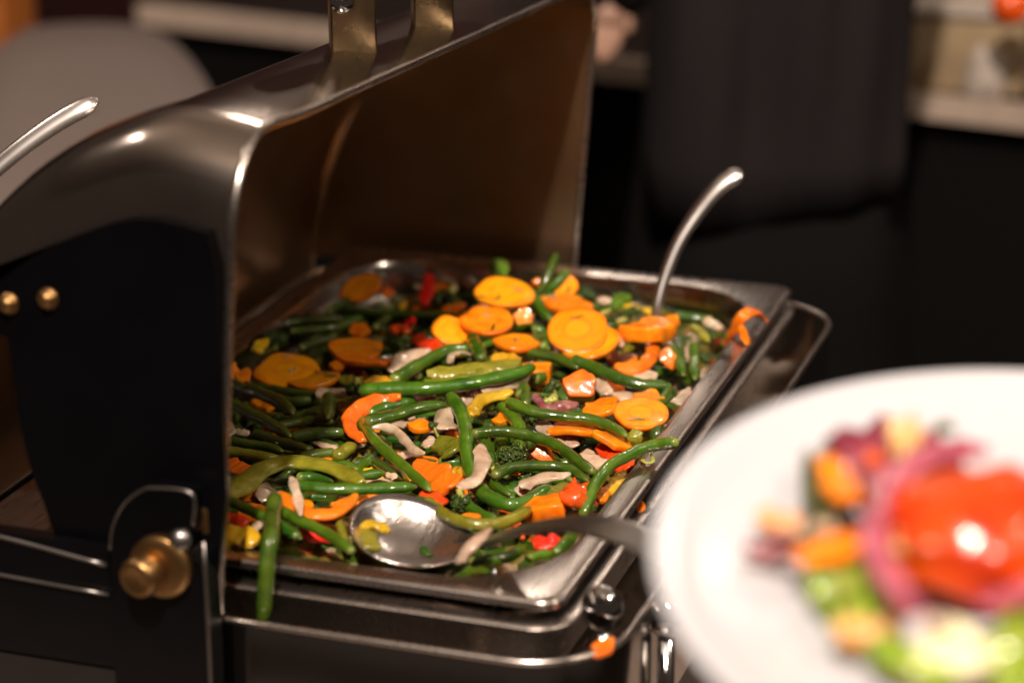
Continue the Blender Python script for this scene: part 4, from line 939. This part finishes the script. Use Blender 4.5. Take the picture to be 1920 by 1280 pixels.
# ---- tiny shreds and crumbs scattered over the heap (too small to count)
bpy.context.view_layer.update(); dg = bpy.context.evaluated_depsgraph_get()
rg = random.Random(5); cv, cf, cm = [], [], []
CM = ['onion', 'olive', 'orangep', 'brocl', 'redonion', 'bean', 'yellow']
for i in range(300):
    x = rg.uniform(-.300, -.026); y = rg.uniform(.028, .504)
    if abs(x + .1625) > .134 or abs(y - .265) > .236 or ((x + .112) / .036) ** 2 + ((y - .062) / .036) ** 2 < 1: continue
    ok, hp_, nr, _, ob, _ = sc.ray_cast(dg, V((x, y, .10)), V((0, 0, -1)), distance=.3)
    if not ok or hp_.z < -.045 or nr.z < .25 or hp_.z > .03: continue
    a1 = nr.orthogonal().normalized(); a1 = (Matrix.Rotation(rg.uniform(0, 6.28), 3, nr) @ a1); a2 = nr.cross(a1)
    ln = rg.uniform(.0012, .0050); wd = rg.uniform(.0005, .0014); th = .0003; m_ = rg.choices(range(7), (6, 3, 1, 1, 1, 1, 0))[0]
    cvx = rg.uniform(-.3, .3); b0_ = len(cv); k = 5
    for s in (0, 1):
        for q in range(k):
            u = -1 + 2 * q / (k - 1); wq = wd * (1 - .6 * abs(u)) * rg.uniform(.7, 1.2); p = hp_ + a1 * (u * ln) + a2 * (cvx * ln * u * u) + nr * (.0002 + s * th + .0006 * rg.random())
            cv += [p - a2 * wq, p + a2 * wq]
    for q in range(k - 1):
        A0 = b0_ + 2 * q; B0 = A0 + 2 * k
        cf += [(B0, B0 + 1, B0 + 3, B0 + 2), (A0 + 2, A0 + 3, A0 + 1, A0), (A0, B0, B0 + 2, A0 + 2), (A0 + 1, A0 + 3, B0 + 3, B0 + 1)]; cm += [m_] * 4
cr = link('vegetable_crumbs', cv, cf, M[CM[0]])
for nme in CM[1:]: cr.data.materials.append(M[nme])
cr.data.polygons.foreach_set('material_index', cm)
tag(cr, 'tiny shreds of onion, leaf and herb scattered over the heap', 'crumbs', kind='stuff')
# curl on the right rim
strip_ = [V(atz(1198, 852, .0012)), V(atz(1210, 866, .003)), V(atz(1224, 864, .004)), V(atz(1220, 850, .003))]
tag(strip3('onion_piece', strip_, .0022, .0010, M['stalk'], V((0, 0, 1)), 9, .2), 'tiny pale curl of onion lying on the right rim under the hooked bean', 'onion')

# ---- serving spoon lying at the front
def bowl_mesh(c, ex, ey, nz, a, b, depth, th=.0012):
    vs = []; fs = []; n = 40; m_ = 10
    for side_ in (0, 1):
        for i in range(m_ + 1):
            r = i / m_
            for k in range(n):
                t = 2 * math.pi * k / n; eg = 1 + .10 * math.cos(t)
                z = -depth * (1 - r ** 2.4) - side_ * th
                vs.append(c + ex * (a * r * math.cos(t) * (1 + .06 * math.cos(t))) + ey * (b * r * math.sin(t) * eg ** -.6) + nz * z)
    off = (m_ + 1) * n
    for i in range(m_):
        for k in range(n):
            k2 = (k + 1) % n; fs.append((i * n + k, (i + 1) * n + k, (i + 1) * n + k2, i * n + k2))
            fs.append((off + i * n + k, off + i * n + k2, off + (i + 1) * n + k2, off + (i + 1) * n + k))
    for k in range(n):
        k2 = (k + 1) % n; fs.append((m_ * n + k, off + m_ * n + k, off + m_ * n + k2, m_ * n + k2))
    return vs, fs
def orient(c, ang, se):
    v = (CAM - c).normalized(); ce = math.sqrt(1 - se * se); t = math.radians(ang)
    u_img = UP * math.cos(t) + RT * math.sin(t); r_img = RT * math.cos(t) - UP * math.sin(t)
    nz = (v * se + u_img * ce).normalized(); ex = (r_img - nz * r_img.dot(nz)).normalized(); return ex, nz.cross(ex), nz
sc_ = P(764, 992, .010)
sp = thing('serving_spoon', sc_, 'scratched steel serving spoon lying in the food at the front', 'spoon')
ex, ey, nz = orient(sc_, 12, .52); ka = pxm(sc_)
vs, fs = bowl_mesh(sc_, ex, ey, nz, 118 / ka, 112 / ka, .013)
link('bowl', vs, fs, M['spoon'], sp)
e0 = sc_ + ex * (112 / ka)
hpts = [e0 - ex * .004, P(912, 1014, .012), V(atz(968, 998, .020)), V(atz(1040, 986, .034)), V(atz(1110, 987, .044)), V(atz(1180, 1005, .048)), V(atz(1250, 1042, .046)), V(atz(1360, 1120, .034))]
hw_ = lambda t: (.55 + .9 * min(1, t * 1.6)) if t < .95 else 1.2
pth = catmull(hpts, 60)
def hsec(t, a):
    w_ = .0066 * hw_(t); return math.cos(a) * w_, math.sin(a) * .0017 + .0012 * math.cos(a) ** 2
vs, fs = sweep_geo(pth, hsec, V((-.15, -.15, .95)), 14)
link('handle', vs, fs, M['dimsteel'], sp)
# food resting on the spoon
def restat(x, y, up_): 
    p = atz(x, y, sc_.z); return p + nz * up_
strip_ = [atz(675, 990, .002), atz(690, 983, .003), atz(712, 986, .003), atz(730, 996, .002)]
tag(strip3('pepper_strip', strip_, .0042, .003, M['yellow'], nz, 4, .2), 'thin orange yellow pepper rim lying inside the spoon bowl', 'pepper')
strip_ = [atz(694, 992, .0), atz(693, 1010, -.001), atz(692, 1028, -.002)]
tag(strip3('pepper_strip', strip_, .0095, .003, M['olive'], nz, 5, .3), 'olive green pepper chunk inside the spoon bowl', 'pepper')
strip_ = [P(918, 990, .030), P(900, 1002, .029), P(878, 1024, .026), P(854, 1054, .018)]
tag(strip3('onion_piece', strip_, .0080, .0035, M['onion'], V((-.3, -.4, .9)), 6, .3, lambda t: min(1, .5 + 3 * min(t, 1 - t))), 'thick cream onion piece lying over the neck of the spoon', 'onion')
strip_ = [P(790, 1026, .012), P(806, 1042, .012)]
tag(strip3('pepper_strip', strip_, .0040, .0022, M['bean'], nz, 7, .1), 'small green sliver at the lower edge of the spoon bowl', 'pepper')

# ---- upright spoon at the back, and the spoon behind the lid
b0 = P(1226, 620, .004)
s2 = thing('serving_spoon', b0, 'polished spoon handle standing upright in the food at the back right', 'spoon')
Yb = b0.y
hp2 = [V((b0.x - .004, b0.y - .012, b0.z - .012)), b0, aty(1232, 575, Yb + .004), aty(1246, 520, Yb + .012), aty(1272, 455, Yb + .022), aty(1310, 395, Yb + .032), aty(1350, 348, Yb + .040), aty(1392, 322, Yb + .046)]
vs, fs = sweep_geo(catmull(hp2, 60), lambda t, a: (math.cos(a) * (.0030 + .0034 * t ** 1.2) * (1 if t < .95 else math.sqrt(max(.05, 1 - ((t - .95) / .05) ** 2 * .9))), math.sin(a) * .0034 * (1 if t < .95 else math.sqrt(max(.02, 1 - ((t - .95) / .05) ** 2)))), (-fwd + V((-.5, .2, 0))), 20)
link('handle', vs, fs, M['spoonh'], s2)
ex2, ey2, nz2 = V((.4, -.9, .1)).normalized(), V((.9, .4, 0)).normalized(), V((-.05, .1, 1)).normalized()
vs, fs = bowl_mesh(b0 + V((-.012, -.034, -.016)), ex2, ey2, nz2, .024, .018, .006); link('bowl', vs, fs, M['spoon'], s2)
D3 = 1.36
l0 = atd(-60, 372, D3)
s3 = thing('serving_spoon', l0, 'polished spoon handle rising behind the lid at the left edge', 'spoon')
hp3 = [atd(-330, 820, D3) + V((0, 0, -.06)), atd(-180, 540, D3), atd(-60, 370, D3), atd(0, 310, D3), atd(60, 262, D3), atd(120, 222, D3), atd(184, 188, D3)]
vs, fs = sweep_geo(catmull(hp3, 60), lambda t, a: (math.cos(a) * (.003 + .0035 * t) * (1 if t < .96 else math.sqrt(max(.05, 1 - ((t - .96) / .04) ** 2 * .9))), math.sin(a) * .0034 * (1 if t < .96 else math.sqrt(max(.02, 1 - ((t - .96) / .04) ** 2)))), (-fwd + V((-.3, 0, .3))), 16)
link('handle', vs, fs, M['spoonh'], s3)
vs, fs = bowl_mesh(hp3[0] + V((-.02, 0, -.02)), V((-.8, 0, -.6)), V((0, 1, 0)), V((-.6, 0, .8)), .032, .024, .008); link('bowl', vs, fs, M['spoon'], s3)
# orange scrap on the tray rim
oc = atz(1130, 1217, ZR + .002)
disc('carrot_piece', 0, 0, 60, 25, -30, 0, 'orangep', 'orange scrap fallen on the tray rim at the front right corner', 'carrot', .0022, .12, .16, p3=oc)

# ------------------------------------------------------------------ plate of salad held in front
PD = .78
pc = atd(2112, 1088, PD); exP, eyP, nP = orient(pc, 11, .454); kP = F_PX / PD; PR = 895 / kP
plate = thing('dinner_plate', pc - nP * .012, 'white round dinner plate with salad held in front at the lower right', 'plate')
prof = [(.0001, -.0130), (PR * .60, -.0130), (PR * .63, -.0150), (PR * .67, -.0145), (PR * .74, -.0115), (PR * .97, -.0032), (PR, -.0015), (PR * 1.0, .0), (PR * .985, .0006), (PR * .93, -.0035), (PR * .86, -.0078), (PR * .78, -.0100), (PR * .5, -.0108), (.0001, -.0108)]
lathe('plate_body', prof, pc, nP, M['plate'], plate, 96)
def PP(x, y, h):
    # point on the plate's well plane raised by h
    o_ = pc + nP * (-.0105 + h); d = ray(x, y); return CAM + d * ((o_ - CAM).dot(nP) / d.dot(nP))
def pstrip(name, pts, h, w_, t_, mt, lab, cat, curl=.3):
    hs = [h] * len(pts) if isinstance(h, (int, float)) else h
    p3 = [PP(x, y, hh) for (x, y), hh in zip(pts, hs)]
    tag(strip3(name, p3, w_ / kP, t_ / kP, M[mt], nP, len(COL.objects) * .37, curl), lab, cat)
def leaf(pts, h, mt, lab, cat='lettuce', ruff=.004, name='lettuce_leaf'):
    # ruffled leaf: polygon outline filled as a fan of rings
    rim3 = catmull([PP(x, y, h) for x, y in pts + [pts[0]]], 41)[:-1]; c = sum(rim3, V()) / len(rim3); vs = [c + nP * .004]; fs = []; n = len(rim3); R_ = 6; sd = len(COL.objects)
    for j in range(1, R_ + 1):
        for i, p in enumerate(rim3):
            k = j / R_; q = c.lerp(p, k * (1 + .06 * math.sin(i * 2.3 + sd)))
            vs.append(q + nP * (.004 * (1 - k) + ruff * k * math.sin(i * 1.25 + sd) + .002 * noise.noise(q * 120)))
    for i in range(n): fs.append((0, 1 + i, 1 + (i + 1) % n))
    for j in range(R_ - 1):
        for i in range(n):
            a_ = 1 + j * n; i2 = (i + 1) % n; fs.append((a_ + i, a_ + n + i, a_ + n + i2, a_ + i2))
    nv = len(vs); th = nP * -.0010
    vs2 = vs + [v + th for v in vs]; fs2 = fs + [tuple(reversed([i + nv for i in f])) for f in fs]
    e0_ = 1 + (R_ - 1) * n
    fs2 += [(e0_ + i, e0_ + i + nv, e0_ + (i + 1) % n + nv, e0_ + (i + 1) % n) for i in range(n)]
    tag(link(name, vs2, fs2, M[mt], None), lab, cat)
leaf([(1548,830),(1600,800),(1690,795),(1760,830),(1810,830),(1800,900),(1700,920),(1600,900)], .016, 'redleaf', 'ruffled dark red lettuce leaf at the far side of the salad')
leaf([(1660,795),(1715,785),(1725,830),(1680,850)], .024, 'peach', 'pale brown bit on the dark red lettuce leaf', 'lettuce')
leaf([(1505,860),(1545,830),(1570,880),(1570,960),(1530,980),(1505,930)], .012, 'greenleaf', 'dark grey green salad leaf at the left of the salad')
leaf([(1510,1090),(1560,1060),(1640,1050),(1690,1110),(1650,1160),(1560,1150)], .010, 'lettuce', 'bright green lettuce leaf at the lower left of the salad')
leaf([(1850,1190),(1900,1140),(1980,1130),(2020,1240),(1960,1330),(1870,1300)], .016, 'lettuce', 'bright green lettuce leaf at the bottom right of the salad')
leaf([(1500,1000),(1560,1010),(1640,1040),(1600,1085),(1520,1075)], .009, 'greenleaf', 'brown leaf below the orange strips of the salad')
pstrip('carrot_strip', [(1560,860),(1575,900),(1600,935)], .020, 56, 22, 'carrotp', 'upright orange carrot strip left of the onion ring on the plate', 'carrot')
pstrip('carrot_strip', [(1490,1040),(1550,1030),(1610,1005)], .018, 52, 22, 'carrotp', 'level orange carrot strip below the upright one on the plate', 'carrot')
pstrip('pepper_strip', [(1420,960),(1460,972),(1500,990)], .010, 48, 20, 'peach', 'pale peach coloured piece at the left end of the salad', 'pepper')
pstrip('pepper_strip', [(1395,1025),(1440,1030),(1500,1045)], .009, 34, 14, 'redleaf', 'purple sliver pointing left at the left end of the salad', 'onion')
pstrip('onion_ring', [(1850,845),(1790,845),(1720,865),(1665,910),(1640,975),(1645,1040),(1680,1100),(1730,1140)], .028, 42, 24, 'ringo', 'pink red onion ring curling round the tomato on the plate', 'onion')
pstrip('pepper_strip', [(1680,960),(1690,1000),(1700,1030)], .020, 46, 22, 'peach', 'peach coloured piece inside the pink onion ring', 'pepper')
def onplate(x, y, h): return PP(x, y, h)
tm = thing('tomato_wedge', onplate(1830, 1010, .004), 'large glossy orange red tomato wedge on top of the salad', 'tomato')
RP = Matrix((exP, eyP, nP)).transposed()
RP2 = RP @ Matrix.Rotation(math.radians(20), 3, 'Z')
blob('flesh', onplate(1850, 1005, .016), 215 / kP, 178 / kP, .0200, M['tomato'], 5, .10, 5, tm, 4, RP2)
pstrip('pepper_strip', [(1560,1180),(1620,1175),(1690,1160)], .012, 60, 22, 'peach', 'pale orange piece below the bright green lettuce on the plate', 'pepper')
pstrip('lettuce_piece', [(1630,1200),(1700,1225),(1790,1275)], .012, 62, 22, 'lettuce', 'yellow green lettuce stem running to the bottom of the picture', 'lettuce')
pstrip('cucumber_slice', [(1740,1190),(1790,1215),(1850,1250)], .014, 95, 26, 'cream', 'pale cream cucumber piece at the bottom of the salad', 'cucumber', .1)
for k_, (x_, y_, w_, mt_, lb_) in enumerate([(1600,905,40,'redonion','dark purple bit between the red leaf and the upright orange strip on the plate'),
    (1545,985,34,'onion','pale onion bit between the two orange strips on the plate'), (1640,860,30,'orangep','orange shred lying on the red lettuce leaf'),
    (1770,800,30,'greenleaf','dark green shred at the top of the salad'), (1585,1095,30,'stalk','pale rib across the bright green lettuce on the plate'),
    (1690,1145,34,'redleaf','dark red shred between tomato and pale orange piece'), (1760,1165,36,'onion','pale onion bit under the tomato near the cucumber'),
    (1470,1000,30,'redonion','purple bit between the peach piece and the level orange strip')]):
    pstrip('salad_piece', [(x_ - w_ * .5, y_ + 8), (x_, y_ - 4), (x_ + w_ * .5, y_ + 6)], .020, w_ * .7, 16, mt_, lb_, 'salad')
pstrip('onion_piece', [(1830,1130),(1890,1115),(1960,1090)], .020, 60, 26, 'ringo', 'pink onion piece below the tomato at the right edge', 'onion')
